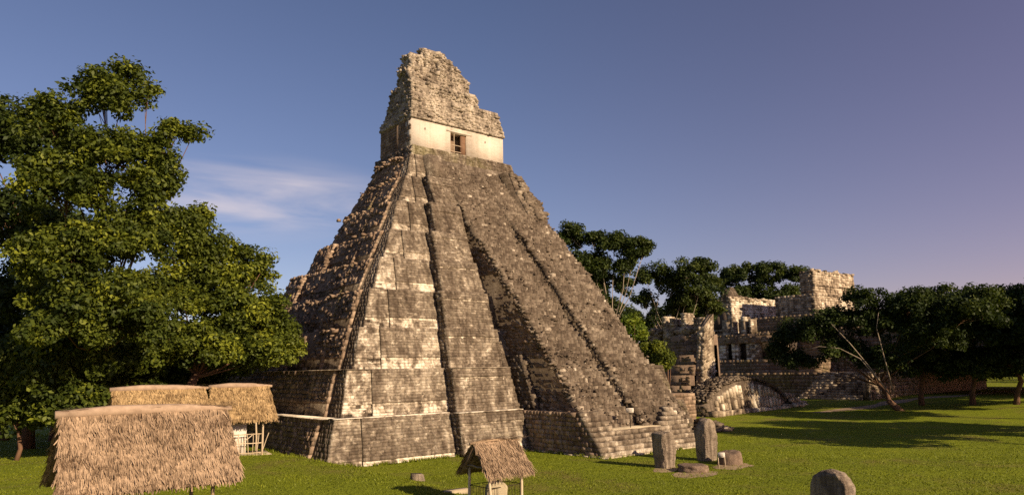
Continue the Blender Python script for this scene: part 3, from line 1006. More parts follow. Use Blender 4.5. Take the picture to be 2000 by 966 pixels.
def ragged(zmax, amp, seed):
    def f(c):
        return c[:, 2] < zmax - amp * fbm(np.stack([c[:, 0] * 0.7, c[:, 1] * 0.7, c[:, 2] * 0.0 + seed], -1), 3, seed)
    return f


def lumpy(a, s, seed):
    return lambda c: (fbm(c * s, 4, seed) - 0.5) * a


wall(fz, (-WB - 0.12, YB - 0.2, ZC), (WB + 0.12, YB - 0.2, ZC), (WB - 0.55, YB + 0.25, ZF + 0.4), (-WB + 0.15, YB + 0.15, ZF + 0.4), 0.26, 0.42, 0.09, rot=0.05, keep=ragged(ZF + 0.5, 0.8, 3), bulge=lumpy(0.5, 0.8, 4), drop=0.04)
wall(fz, (-WB - 0.12, YB + DB, ZC), (-WB - 0.12, YB - 0.2, ZC), (-WB + 0.15, YB + 0.1, ZF + 0.2), (-WB + 0.8, YB + DB - 0.3, ZF + 0.2), 0.26, 0.42, 0.10, rot=0.05, bulge=lumpy(0.5, 0.8, 5), keep=ragged(ZF + 0.4, 0.8, 6))
for yy, ln in ((YB - 0.28, 1),):
    wall(fz, (-WB - 0.16, yy, ZC), (WB + 0.16, yy, ZC), (WB + 0.16, yy + .03, ZC + 0.24), (-WB - 0.16, yy + .03, ZC + 0.24), 0.24, 0.7, 0.02, pale=0.3)
frieze = fz.build('frieze', M['comb'], pyr)
# roof comb in three diminishing tiers
rc = MB()
tiers = [  # x0, x1 at base; x0, x1 at top; y front base/top; y back; z0, z1; seed
    (-6.45, 3.35, -6.3, 3.25, 19.6, 20.1, 25.6, 38.0, 40.9, 11),
    (-5.35, 3.65, -5.2, 3.5, 21.7, 22.2, 25.6, 39.8, 43.7, 12),
    (-5.2, 0.6, -4.7, 0.5, 22.7, 23.1, 25.0, 43.0, 45.7, 13),
    (-3.4, 0.7, -2.6, 0.5, 23.0, 23.3, 24.9, 45.0, 46.9, 14),
]
for (a0, b0, a1, b1, yf0, yf1, ybk, z0, z1, sd) in tiers:
    e = 0.25
    rc.frustum([(a0 + e, yf0 + e, z0), (b0 - e, yf0 + e, z0), (b0 - e, ybk, z0), (a0 + e, ybk, z0)], [(a1 + e, yf1 + e, z1 - 0.4), (b1 - e, yf1 + e, z1 - 0.4), (b1 - e, ybk - 0.4, z1 - 0.4), (a1 + e, ybk - 0.4, z1 - 0.4)])
    kp = ragged(z1 + 0.45, 0.8, sd)
    bu = lumpy(0.8, 0.6, sd)
    wall(rc, (a0, yf0, z0), (b0, yf0, z0), (b1, yf1, z1 + .2), (a1, yf1, z1 + .2), 0.23, 0.34, 0.14, rot=0.07, keep=kp, bulge=bu, drop=0.09)
    wall(rc, (a0, ybk, z0), (a0, yf0, z0), (a1, yf1, z1 + .2), (a1 + 0.4, ybk, z1 + .2), 0.23, 0.34, 0.14, rot=0.07, keep=kp, bulge=bu, drop=0.09)
    wall(rc, (b0, yf0, z0), (b0, ybk, z0), (b1 - .3, ybk, z1 + .2), (b1, yf1, z1 + .2), 0.25, 0.38, 0.11, rot=0.06, keep=kp, bulge=bu)
    n = 110
    x = RNG.uniform(a1, b1, n)
    rocks(rc, np.stack([x, RNG.uniform(yf1, ybk - .4, n), np.full(n, z1 - 0.3) + RNG.uniform(-.2, .25, n)], -1), RNG.uniform(.3, .7, n))
comb = rc.build('roof_comb', M['comb'], pyr)
# sloping shoulder on the right of the comb top
mb = MB()
for (x0, x1, z0, z1) in ((0.2, 1.6, 43, 46.5), (1.55, 2.8, 43, 45.7), (2.75, 3.6, 42.8, 44.8)):
    mb.frustum([(x0, 23.0, z0), (x1, 23.0, z0), (x1, 25.2, z0), (x0, 25.2, z0)], [(x0, 23.4, z1), (x1, 23.4, z1 - .4), (x1, 25.0, z1 - .4), (x0, 25.0, z1)])
    wall(mb, (x0 - .1, 22.8, z0), (x1 + .1, 22.8, z0), (x1 + .1, 23.2, z1 - .2), (x0 - .1, 23.2, z1 + .2), 0.25, 0.38, 0.12, rot=0.06, bulge=lumpy(0.6, 0.7, 8))
    wall(mb, (x1 + .1, 22.8, z0), (x1 + .1, 25.1, z0), (x1 + .1, 25.0, z1 - .2), (x1 + .1, 23.2, z1 - .2), 0.25, 0.38, 0.12, rot=0.06)
n = 120
x = RNG.uniform(0.4, 3.2, n)
rocks(mb, np.stack([x, RNG.uniform(23.3, 25.0, n), np.interp(x, [0.4, 1.5, 2.5, 3.2], [46.5, 45.9, 45.1, 44.4])], -1), RNG.uniform(.3, .65, n))
mb.build('comb_shoulder', M['comb'], comb)
# upright carved ribs on the face of the comb
for (x, z0, z1, w) in ((-4.6, 43.4, 45.4, .35), (-3.4, 44.0, 45.6, .3), (-2.3, 44.0, 46.5, .35), (-0.6, 43.2, 45.8, .3), (1.2, 41.0, 44.2, .35), (-5.4, 39.4, 43.0, .4), (2.2, 38.8, 41.2, .4), (-1.5, 38.6, 41.0, .35)):
    mb = MB()
    y0 = float(np.interp(z0, [38.5, 40.8, 40.9, 43.5, 43.6, 46.9], [19.7, 20.1, 21.8, 22.2, 22.8, 23.2])) - 0.15
    y1 = float(np.interp(z1, [38.5, 40.8, 40.9, 43.5, 43.6, 46.9], [19.7, 20.1, 21.8, 22.2, 22.8, 23.2])) - 0.1
    wall(mb, (x - w, y0 - .25, z0), (x + w, y0 - .25, z0), (x + w, y1 - .2, z1), (x - w, y1 - .2, z1), 0.26, 0.36, 0.1, rot=.05, back=.5, pale=0.15, core=False)
    mb.build('comb_rib', M['comb'], comb)

# kerb that borders the lawn along the pyramid foot
def strip(name, pts, w, h, mat, **kw):
    mb = MB()
    pts = np.asarray(pts, float)
    for a, b in zip(pts[:-1], pts[1:]):
        d = (b - a)[:2]
        L = np.linalg.norm(d)
        d = d / L
        nrm = np.array([-d[1], d[0]])
        k = max(1, int(L / 0.8))
        for i in range(k):
            p = a[:2] + d * L * i / k
            q = a[:2] + d * (L * (i + 1) / k - 0.006)
            c = [p - nrm * w / 2, q - nrm * w / 2, q + nrm * w / 2, p + nrm * w / 2]
            zz = float(gh(*p))
            mb.frustum([(*v, zz - 0.1) for v in c], [(*v, zz + h + RNG.normal(0, .004)) for v in c], c=(RNG.random(), 0.4, 0, 0))
    return mb.build(name, M[mat], **kw)


strip('kerb', [(-7.95, -2.4, 0), (-7.98, -10.9, 0), (4.8, -10.95, 0)], 0.22, 0.10, 'kerb', label='pale stone kerb along the lawn round the stair foot', cat='kerb')

# scattered low rubble walls right of the stair foot
def rubble_heap(c, r, n, hgt, mat, label, name='rubble_heap', cat='rubble', sz=(0.25, 0.7)):
    mb = MB()
    a = RNG.uniform(0, 2 * math.pi, n)
    rr = np.sqrt(RNG.random(n))
    x = c[0] + np.cos(a) * rr * r[0]
    y = c[1] + np.sin(a) * rr * r[1]
    zt = gh(x, y) + hgt * (1 - rr ** 2) * RNG.random(n)
    rocks(mb, np.stack([x, y, zt], -1), RNG.uniform(*sz, n), c1=RNG.uniform(0, .5, n))
    return mb.build(name, M[mat], label=label, cat=cat, loc=(c[0], c[1], float(gh(c[0], c[1]))))


# weeds along the foot of the walls
mb = MB()
lines = [((-25.7, -1.3), (-14.6, -1.3), 900), ((-14.7, -2.5), (-8.0, -2.5), 600), ((-8.1, -10.9), (-8.1, -2.6), 500), ((-8.0, -11.1), (4.7, -11.1), 500), ((4.9, -11), (4.9, -4), 300), ((-25.9, -1), (-25.9, 14), 900)]
for (a, b, n) in lines:
    t_ = RNG.random(n)
    x = a[0] + (b[0] - a[0]) * t_ + RNG.normal(0, .10, n)
    y = a[1] + (b[1] - a[1]) * t_ - np.abs(RNG.normal(0, .14, n))
    cl = fbm(np.stack([x * .8, y * .8, x * 0], -1), 3, 19)
    k = RNG.random(n) < np.clip((cl - .40) * 5, 0.05, 1)
    x, y, cl = x[k], y[k], cl[k]
    n = len(x)
    z = gh(x, y)
    hh = RNG.uniform(.08, .30, n) * (0.5 + cl)
    th = RNG.uniform(0, math.pi, n)
    wv = RNG.uniform(.02, .06, n)
    P3 = np.stack([np.stack([x - np.cos(th) * wv, y - np.sin(th) * wv, z], -1), np.stack([x + np.cos(th) * wv, y + np.sin(th) * wv, z], -1), np.stack([x + RNG.normal(0, .1, n), y + RNG.normal(0, .1, n), z + hh], -1)], 1)
    c = np.zeros((n, 4))
    c[:, 0] = RNG.uniform(.1, .7, n)
    mb.add(P3.reshape(-1, 3), tris=np.arange(n * 3).reshape(-1, 3), c=np.repeat(c, 3, 0))
mb.build('weeds', M['blade'], label='low weeds growing along the foot of the pyramid walls', cat='weeds', kind='stuff')

# ================================================================ thatched shelters


def thatch_slope(mb, r0, r1, e0, e1, n, ln=(0.2, 0.46), w=(0.02, 0.05), thick=0.13, seed=0):
    """straw over one roof slope: r0-r1 ridge, e0-e1 eave"""
    r0, r1, e0, e1 = (np.asarray(p, float) for p in (r0, r1, e0, e1))
    nrm = np.cross(r1 - r0, e0 - r0)
    nrm /= np.linalg.norm(nrm)
    if nrm[2] < 0:
        nrm = -nrm
    # solid mat under the straw, tinted dark as shade in the gaps
    bot = [r0 - nrm * thick, r1 - nrm * thick, e1 - nrm * thick, e0 - nrm * thick]
    v = np.array([r0, r1, e1, e0] + bot)
    mb.add(v, [(0, 1, 2, 3), (7, 6, 5, 4), (0, 4, 5, 1), (1, 5, 6, 2), (2, 6, 7, 3), (3, 7, 4, 0)], c=(0.1, 0, 0, 0))
    u = RNG.uniform(-0.02, 1.02, n)
    t = RNG.random(n) ** 0.9
    # layered rows of fronds
    rows = 7
    t = (np.floor(t * rows) + RNG.random(n) ** 2 * 0.8) / rows
    def P(u, t):
        return ((1 - u)[:, None] * r0 + u[:, None] * r1) * (1 - t)[:, None] + ((1 - u)[:, None] * e0 + u[:, None] * e1) * t[:, None]
    d = (e0 - r0) / np.linalg.norm(e0 - r0)
    a = (r1 - r0) / np.linalg.norm(r1 - r0)
    L = RNG.uniform(*ln, n)
    dirs = d[None] + a[None] * (RNG.normal(0, 0.20, n) + 0.5 * (fbm(np.stack([u * 14, t * 9, np.full(n, seed + .5)], -1), 2, seed + 3) - .5))[:, None] + nrm[None] * RNG.normal(0.03, 0.07, n)[:, None]
    lumps = fbm(np.stack([u * 12, t * 8, np.full(n, seed * 1.7)], -1), 3, seed + 11)
    S = P(u, t * 0.97) + nrm[None] * (RNG.uniform(0.0, 0.06, n) + 0.16 * np.clip(lumps - .35, 0, 1))[:, None]
    Eo = S + dirs * L[:, None] + nrm[None] * RNG.normal(0.02, 0.03, n)[:, None] - np.array([0, 0, 1.0]) * (RNG.random(n) * 0.05)[:, None]
    sd = np.cross(dirs, nrm)
    sd /= np.linalg.norm(sd, axis=1)[:, None]
    ww = RNG.uniform(*w, n)[:, None]
    V = np.stack([S - sd * ww, S + sd * ww, Eo + sd * ww * 0.4, Eo - sd * ww * 0.4], 1)
    c = np.zeros((n, 4))
    c[:, 0] = np.clip(RNG.normal(0.5, 0.24, n) + 1.1 * (fbm(np.stack([u * 9, t * 6, np.full(n, seed * 3.0)], -1), 3, seed) - 0.5), 0, 1)
    mb.add(V.reshape(-1, 3), np.arange(n * 4).reshape(-1, 4), c=np.repeat(c, 4, 0))


def pole(name, a, b, r, mat, parent, n=7):
    mb = MB()
    a, b = np.asarray(a, float), np.asarray(b, float)
    k = RNG.normal(0, r * 0.35, 3)
    mb.tube([a, a * .66 + b * .34 + k, a * .33 + b * .67 - k, b], [r * 1.08, r, r * .95, r * .88], n, c=(RNG.random(), 0, 0, 0))
    return mb.build(name, M[mat], parent, smoothed=True)


def hut(name, R0, axis_deg, length, run, rise, eave_h, nstraw, label, mat='thatch', hip=0.35, w=(0.02, 0.05), post='wood', cap=True, group=None, capr=1.0):
    """R0: ridge end (left, 3D); axis bearing from +Y towards +X"""
    R0 = np.asarray(R0, float)
    ax = np.array([math.sin(math.radians(axis_deg)), math.cos(math.radians(axis_deg)), 0])
    sd = np.array([ax[1], -ax[0], 0])          # to the right of the axis: nearer slope
    R1 = R0 + ax * length
    mid = (R0 + R1) / 2
    gz = float(gh(mid[0], mid[1]))
    o = thing(name, (mid[0], mid[1], gz), label, 'shelter', group)
    dn = np.array([0, 0, -rise])
    for s in (1, -1):
        mb = MB()
        e0 = R0 + sd * run * s + dn - ax * hip
        e1 = R1 + sd * run * s + dn + ax * hip
        thatch_slope(mb, R0, R1, e0, e1, nstraw, w=w, seed=int(abs(R0[0]) * 7) + s)
        mb.build('thatch_slope', M[mat], o)
    if cap:
        mb = MB()
        pts = [R0 - ax * 0.25 + [0, 0, .02], R0 + ax * length * .3 + [0, 0, .09], R0 + ax * length * .7 + [0, 0, .06], R1 + ax * 0.3 + [0, 0, .0]]
        mb.tube(pts, np.array([0.15, 0.20, 0.19, 0.09]) * capr, 9, c=(0.5, 0, 0, 0))
        n = nstraw // 40
        u = RNG.random(n)
        p = R0 + ax * (u * (length + .5) - .2)[:, None] + np.array([0, 0, .12]) + RNG.normal(0, .05, (n, 3))
        q = p + ax * RNG.uniform(.3, .7, n)[:, None] + RNG.normal(0, .05, (n, 3))
        V = np.stack([p - sd * .03, p + sd * .03, q + sd * .015, q - sd * .015], 1)
        mb.add(V.reshape(-1, 3), np.arange(n * 4).reshape(-1, 4), c=np.repeat(np.stack([RNG.random(n)] + [np.zeros(n)] * 3, 1), 4, 0))
        mb.build('ridge_cap', M['cap' if capr > .8 else mat], o, smoothed=False)
    ins = 0.55
    for s in (1, -1):
        for f in (0.12, 0.88):
            p = R0 + ax * length * f + sd * run * s * 0.72
            zt = R0[2] - rise * 0.72 - 0.10
            g_ = float(gh(p[0], p[1]))
            pole('post', (p[0], p[1], g_ - 0.1), (p[0], p[1], zt), 0.07, post, o)
        a = R0 + sd * run * s * 0.72 + dn * 0.72 - [0, 0, .17]
        pole('eave_beam', a, a + ax * length, 0.05, 'wood', o)
    for f in (0.02, 0.98):
        p = R0 + ax * length * f
        for s in (1, -1):
            pole('rafter', p - [0, 0, .16], p + sd * run * s * .95 + dn * .95 - [0, 0, .17], 0.045, 'wood', o)
        pole('tie_beam', p + sd * run * .6 + dn * .6 - [0, 0, .2], p - sd * run * .6 + dn * .6 - [0, 0, .2], 0.045, 'wood', o)
    return o, R0, R1, ax, sd


# large shelter in the near left corner
p = at(436, 797, 30)
axd = 91.0
axv = np.array([math.sin(math.radians(axd)), math.cos(math.radians(axd)), 0])
hut('thatched_shelter', p - axv * 5.2, axd, 5.2, 2.0, 2.42, 2.0, 15000,
    'large straw-coloured thatched shelter roof, the nearest, at the left edge', w=(0.012, 0.035), hip=0.12)
# golden shelter with pale door behind it
p = at(415, 756, 55)
o2, R0, R1, ax2, sd2 = hut('thatched_shelter', p, 101.0, 3.7, 2.0, 2.3, 2.4, 7000, 'golden thatched hut with white door panel and stick railing beside the pyramid', mat='thatch_gold', w=(0.02, 0.055), hip=0.35, post='palewood')
# white panel and pole fence of the hut
gz = float(gh(R1[0], R1[1]))
q = R0 + ax2 * 1.7 + sd2 * 0.9
mb = MB()
a, b = q - ax2 * 0.75, q + ax2 * 0.55
tk = sd2 * 0.06
mb.frustum([(*(a + tk)[:2], gz), (*(b + tk)[:2], gz), (*(b - tk)[:2], gz), (*(a - tk)[:2], gz)], [(*(a + tk)[:2], gz + 2.2), (*(b + tk)[:2], gz + 2.2), (*(b - tk)[:2], gz + 2.2), (*(a - tk)[:2], gz + 2.2)])
mb.build('door_panel', M['white'], o2)
f0 = R0 + ax2 * 0.9 + sd2 * 1.45
f1 = R0 + ax2 * 3.3 + sd2 * 1.42
for zz in (0.2, 0.85, 1.45):
    pole('rail', (*f0[:2], gz + zz), (*f1[:2], gz + zz), 0.035, 'palewood', o2, 5)
for k in range(9):
    pp = f0 + (f1 - f0) * (k + 0.5) / 9
    qq = pp + ax2 * RNG.normal(0, .25)
    pole('baluster', (*pp[:2], gz), (*qq[:2], gz + 1.5), 0.03, 'palewood', o2, 5)
pole('brace', (*f0[:2], gz + 0.1), (*(f0 + (f1 - f0) * .7)[:2], gz + 1.4), 0.03, 'palewood', o2, 5)
mb = MB()
for (aa, bb) in ((-0.3, 3.9),):
    a, b = R0 + ax2 * aa + sd2 * 1.7, R0 + ax2 * bb + sd2 * 1.7
    c, d = R0 + ax2 * bb - sd2 * 1.7, R0 + ax2 * aa - sd2 * 1.7
    mb.frustum([(*v[:2], gz - 0.4) for v in (a, b, c, d)], [(*v[:2], gz + 0.06) for v in (a, b, c, d)])
mb.build('floor_slab', M['kerb'], o2)
# second golden roof to its left
p = at(397, 757, 50.5)
axd = 94.0
axv = np.array([math.sin(math.radians(axd)), math.cos(math.radians(axd)), 0])
hut('thatched_shelter', p - axv * 5.0, axd, 5.0, 1.9, 2.1, 2.4, 7500, 'golden thatched roof behind the nearest shelter, left of the hut with white door', mat='thatch_gold', w=(0.02, 0.055), hip=0.15)
# small open shelter in the middle foreground
p = at(926, 866, 33.5)
axd = 88.0
LH = 2.45
o3, R0, R1, ax3, sd3 = hut('thatched_shelter', p, axd, LH, 1.05, 1.32, 2.1, 6500, 'small open gabled thatched shelter in the middle of the lawn in front', w=(0.010, 0.028), hip=0.07, post='palewood', capr=0.4)
gz = float(gh(R0[0], R0[1]))
cs = [R0 + ax3 * f * LH + sd3 * s * 0.79 for f, s in ((0.12, 1), (0.88, 1), (0.88, -1), (0.12, -1))]
for a, b in zip(cs, cs[1:] + cs[:1]):
    for zz in (0.95, 0.2):
        pole('rail', (*a[:2], gz + zz), (*b[:2], gz + zz), 0.018, 'iron', o3, 5)
    for k in range(1, 9):
        pp = a + (b - a) * k / 9
        pole('baluster', (*pp[:2], gz), (*pp[:2], gz + 0.95), 0.012, 'iron', o3, 4)


# ================================================================ carved stones
def stela(name, pos, w, d, h, ang, label, seed, mat='stela', shoulder=0.35, lean=0.02, cat='stela'):
    """upright slab with rounded, broken head"""
    mb = MB()
    nu, nv = 72, 56
    ca, sa = math.cos(ang), math.sin(ang)

    def fn(u, v):
        th = u * 2 * math.pi
        # superellipse section
        cx, sy = np.cos(th), np.sin(th)
        e = 0.27
        X = np.sign(cx) * np.abs(cx) ** e * w / 2
        Y = np.sign(sy) * np.abs(sy) ** e * d / 2
        zz = v * h
        sh = np.clip((v - (1 - shoulder)) / shoulder, 0, 1)
        kx = np.sqrt(np.clip(1 - sh ** 2.6, 0, 1))
        ky = np.where(v > 0.995, 0, 0.35 + 0.65 * np.sqrt(np.clip(1 - sh ** 5, 0, 1)))
        kx = np.where(v > 0.995, 0, np.maximum(kx, 0.12))
        taper = 0.88 + 0.12 * np.clip(v * 2.2, 0, 1)
        X, Y = X * kx * taper, Y * ky * taper
        P = np.stack([X, Y, zz], -1)
        n1 = fbm(P * 2.2 + seed, 4, seed) - 0.5
        n2 = fbm(P * np.array([8.0, 8.0, 2.2]) + seed, 3, seed + 5) - 0.5
        r = 1 + (n1 * 0.28 + n2 * 0.12)
        X, Y = X * (1 + n1 * .20 + n2 * .16), Y * (r + n2 * .25)
        zz = zz * (1 + (fbm(np.stack([X, Y, X * 0], -1) * 2.5 + seed, 3, seed + 9) - 0.5) * 0.10)
        X = X + lean * zz
        return np.stack([pos[0] + X * ca - Y * sa, pos[1] + X * sa + Y * ca, pos[2] - 0.15 + zz], -1)
    lump(mb, fn, nu + 1, nv)
    return mb.build(name, M[mat], label=label, cat=cat, loc=(pos[0], pos[1], pos[2]))


def gp(px, py):
    q = onground(px, py)
    return np.array([q[0], q[1], float(gh(q[0], q[1]))])


s1 = gp(1299, 912)
stela('stela', s1, 1.2, 1.15, 2.55, math.radians(-4), 'squarish brown stela with cut-off top, just in front of the stair foot', 3, shoulder=0.12, lean=-0.02)
s2 = gp(1381, 898)
stela('stela', s2, 1.35, 1.05, 3.05, math.radians(-4), 'tall pale round-topped stela right of the stair foot', 8, shoulder=0.40)
s3 = at(1621, 919, 31.5)
g3 = float(gh(s3[0], s3[1]))
stela('stela', (s3[0], s3[1], g3), 1.62, 0.7, s3[2] - g3 + 0.18, math.radians(-97), 'dark rounded stela top at the lower right edge', 15, shoulder=0.34)
s4 = at(969, 938, 33.6)
g4 = float(gh(s4[0], s4[1]))
stela('stela', (s4[0], s4[1], g4), 0.95, 0.45, s4[2] - g4 + 0.12, math.radians(-25), 'pale stela standing under the small thatched shelter', 21, mat='kerb', shoulder=0.25)


def altar(pos, r, h, label, seed):
    mb = MB()

    def fn(u, v):
        th = u * 2 * math.pi
        prof_r = np.interp(v, [0, .15, .55, .7, 1.0], [1.0, 1.04, 1.0, 0.86, 0.0])
        prof_z = np.interp(v, [0, .15, .55, .7, 1.0], [-.15, .2, .85, 1.0, 1.0])
        P = np.stack([np.cos(th) * prof_r, np.sin(th) * prof_r, prof_z], -1)
        n = fbm(P * 2.0 + seed, 4, seed) - 0.5
        rr = prof_r * r * (1 + n * 0.35)
        return np.stack([pos[0] + np.cos(th) * rr, pos[1] + np.sin(th) * rr, pos[2] + prof_z * h * (1 + n * 0.35)], -1)
    lump(mb, fn, 37, 18)
    return mb.build('altar', M['altar'], label=label, cat='altar', loc=pos)


altar(gp(1354, 919), 0.95, 0.42, 'low broken reddish altar stone in front of the squarish stela', 4)
altar(gp(1426, 905), 0.80, 0.80, 'round drum altar stone right of the tall pale stela', 9)


def patch(c, rx, ry, ang, label, name='bare_earth', dz=0.006, seed=1):
    mb = MB()
    k = 40
    th = np.linspace(0, 2 * math.pi, k, endpoint=False)
    out = []
    for f in (0.0, 0.35, 0.7, 1.0):
        r = f * (1 + (fbm(np.stack([np.cos(th) * 2 + seed, np.sin(th) * 2, th * 0], -1), 3, seed) - .5) * .7)
        X, Y = np.cos(th) * rx * r, np.sin(th) * ry * r
        x = c[0] + X * math.cos(ang) - Y * math.sin(ang)
        y = c[1] + X * math.sin(ang) + Y * math.cos(ang)
        out.append(np.stack([x, y, gh(x, y) + 0.02 + dz - 0.02 * f], -1))
    q = [(j * k + i, j * k + (i + 1) % k, (j + 1) * k + (i + 1) % k, (j + 1) * k + i) for j in range(3) for i in range(k)]
    mb.add(np.vstack(out), q)
    return mb.build(name, M['path'], kind='structure')


patch(gp(1356, 924), 1.9, 1.2, 0.2, '', seed=3)
patch(gp(1428, 910), 1.9, 1.1, 0.2, '', seed=5)
patch(gp(1300, 916), 1.3, .8, 0.2, '', seed=7)

# small stone and slab on the lawn
sp_ = gp(815, 938)
mb = MB()
mb.frustum([(sp_[0] - .45, sp_[1] - .25, sp_[2] - .1), (sp_[0] + .4, sp_[1] - .3, sp_[2] - .1), (sp_[0] + .45, sp_[1] + .3, sp_[2] - .1), (sp_[0] - .4, sp_[1] + .25, sp_[2] - .1)],
           [(sp_[0] - .4, sp_[1] - .2, sp_[2] + .42), (sp_[0] + .3, sp_[1] - .25, sp_[2] + .36), (sp_[0] + .38, sp_[1] + .22, sp_[2] + .40), (sp_[0] - .35, sp_[1] + .2, sp_[2] + .47)])
mb.build('marker_stone', M['stela'], label='small squared marker stone alone on the lawn', cat='stone', loc=sp_)
sl = gp(880, 960)
mb = MB()
mb.frustum([(sl[0] - 1.1, sl[1] - .2, sl[2] - .1), (sl[0] + .9, sl[1] - .55, sl[2] - .1), (sl[0] + 1.0, sl[1] + .1, sl[2] - .1), (sl[0] - 1.0, sl[1] + .4, sl[2] - .1)],
           [(sl[0] - 1.05, sl[1] - .17, sl[2] + .10), (sl[0] + .86, sl[1] - .5, sl[2] + .13), (sl[0] + .95, sl[1] + .08, sl[2] + .12), (sl[0] - .95, sl[1] + .36, sl[2] + .09)])
mb.build('stone_slab', M['kerb'], label='flat pale stone slab in the grass left of the small shelter', cat='slab', loc=sl)


# ================================================================ notice boards
def signboard(pos, w, h, ztop, face, label, legs=2, splay=0.0):
    o = thing('notice_board', pos, label, 'sign')
    f = np.array([math.sin(face), math.cos(face), 0])
    a = np.array([f[1], -f[0], 0])
    P = np.array(pos, float)

    def slab(name, u0, u1, z0, z1, t0, t1, mat):
        mb = MB()
        tl = 0.22 if splay else 0.0
        def pt(u, z, t):
            return P + a * u + f * (t - tl * z) + np.array([0, 0, z])
        b = [pt(u0, z0, t1), pt(u1, z0, t1), pt(u1, z0, t0), pt(u0, z0, t0)]
        t = [pt(u0, z1, t1), pt(u1, z1, t1), pt(u1, z1, t0), pt(u0, z1, t0)]
        mb.frustum(b, t)
        mb.build(name, M[mat], o)
    slab('board', -w / 2, w / 2, ztop - h, ztop, 0.0, 0.04, 'white')
    for i in range(3):
        z = ztop - h * (0.25 + 0.25 * i)
        slab('lettering', -w * (.36 - .05 * i), w * (.36 - .08 * (i % 2)), z - h * .045, z + h * .045, 0.041, 0.046, 'darkpaint')
    if legs == 2:
        for s in (-1, 1):
            slab('leg', s * w * .46 - .022, s * w * .46 + .022, 0.0, ztop - h * .5, -0.05, -0.002, 'palewood')
        if splay:
            for s in (-1, 1):
                mb = MB()
                mb.tube([P + a * s * w * .42 - f * (0.30 * ztop) + [0, 0, ztop * .9], P + a * s * w * .42 - f * 0.75], .025, 6)
                mb.build('rear_leg', M['wood'], o)
    else:
        slab('post', -.03, .03, 0.0, ztop - h * .3, -0.07, -0.002, 'darkpaint')
    return o


signboard((-2.36, -8.5, 1.83), 0.62, 0.36, 1.55, math.radians(215), 'small white sign on a dark post on the stair landing', legs=1)
b2 = gp(1411, 914)
signboard(b2, 0.46, 0.30, 1.0, math.radians(228), 'small white easel notice board in front of the drum altar', legs=2, splay=1)


# ================================================================ ruins on the right
def abox(mb, ex, dist, xl, xr, yt, yb, mat_pale=(0, 0), ch=0.55, bw=0.9, jit=0.05, ground=False, keep=None, z1=None, z0=None):
    """block whose near vertical edge is at pixel column ex; left face looks to -X, right face to -Y"""
    E = at(ex, yt, dist)
    zt = E[2] if z1 is None else z1
    zb = at(ex, yb, dist)[2] if z0 is None else z0
    if ground:
        zb = float(gh(E[0], E[1])) - 0.3

    d = ray(xl, yt)
    t = (E[0] - CAM[0]) / d[0]
    y1 = CAM[1] + d[1] * t
    d = ray(xr, yt)
    t = (E[1] - CAM[1]) / d[1] if abs(d[1]) > 1e-6 else 0
    x1 = CAM[0] + d[0] * t
    x0, y0 = E[0], E[1]
    if x1 < x0 or x1 > x0 + 60:
        x1 = x0 + 12
    e = 0.08
    mb.box(x0 + e, x1, y0 + e, y1, zb, zt - 0.02)
    wall(mb, (x0, y1, zb), (x0, y0, zb), (x0, y0, zt), (x0, y1, zt), ch, bw, jit, pale=mat_pale[0], keep=keep)
    wall(mb, (x0, y0, zb), (x1, y0, zb), (x1, y0, zt), (x0, y0, zt), ch, bw, jit, pale=mat_pale[1], keep=keep)  # face towards the sun, callers give it the paler tint
    return x0, x1, y0, y1, zb, zt


# stage platforms of the acropolis
XF = 72.0
acr = thing('acropolis_platform', (85, 20, 1.2), 'broad dark stepped stone platform with wide stairs at the far right', 'platform')
for (x0, ya, yb, z0, z1) in ((XF, 4.0, 52, 0.6, 5.3), (XF + 4, 17.0, 56, 5.2, 7.8), (XF + 11, -30, 60, 5.2, 13.4), (XF + 16, -34, 64, 13.2, 16.6)):
    mb = MB()
    mb.box(x0 + .1, x0 + 45, ya + .1, yb, z0, z1 - 0.03)
    wall(mb, (x0, yb, z0), (x0, ya, z0), (x0, ya, z1), (x0, yb, z1), 0.6, 1.0, 0.015, gap=0.015, moss=0.5)
    wall(mb, (x0, ya, z0), (x0 + 12, ya, z0), (x0 + 12, ya, z1), (x0, ya, z1), 0.6, 1.0, 0.06, moss=0.5)
    mb.build('platform_stage', M['side'], acr)
for j in range(11):
    mb = MB()
    z0 = 0.9 + j * 0.4
    xs = XF - 4.6 + j * 0.42
    mb.box(xs, XF + 0.2, 5.6, 16.5 - 0.25 * j, z0 - 0.4, z0 + 0.4, c=(RNG.random(), 0.3, 0, 0))
    wall(mb, (xs - .02, 16.5 - .25 * j, z0), (xs - .02, 5.6, z0), (xs - .02, 5.6, z0 + .41), (xs - .02, 16.5 - .25 * j, z0 + .41), 0.4, 1.1, 0.01, gap=0.01, pale=0.2)
    mb.build('stair_step', M['ruin'], acr)
mb = MB()
mb.box(XF - 4.0, XF + 0.3, 4.5, 5.6, 0.6, 5.2, taper=0.05)
wall(mb, (XF - 4.05, 4.45, 0.6), (XF + .3, 4.45, 0.6), (XF + .3, 4.45, 5.2), (XF - 4.05, 4.45, 5.2), 0.4, 0.7, 0.05)
mb.build('stair_balustrade', M['ruin'], acr)

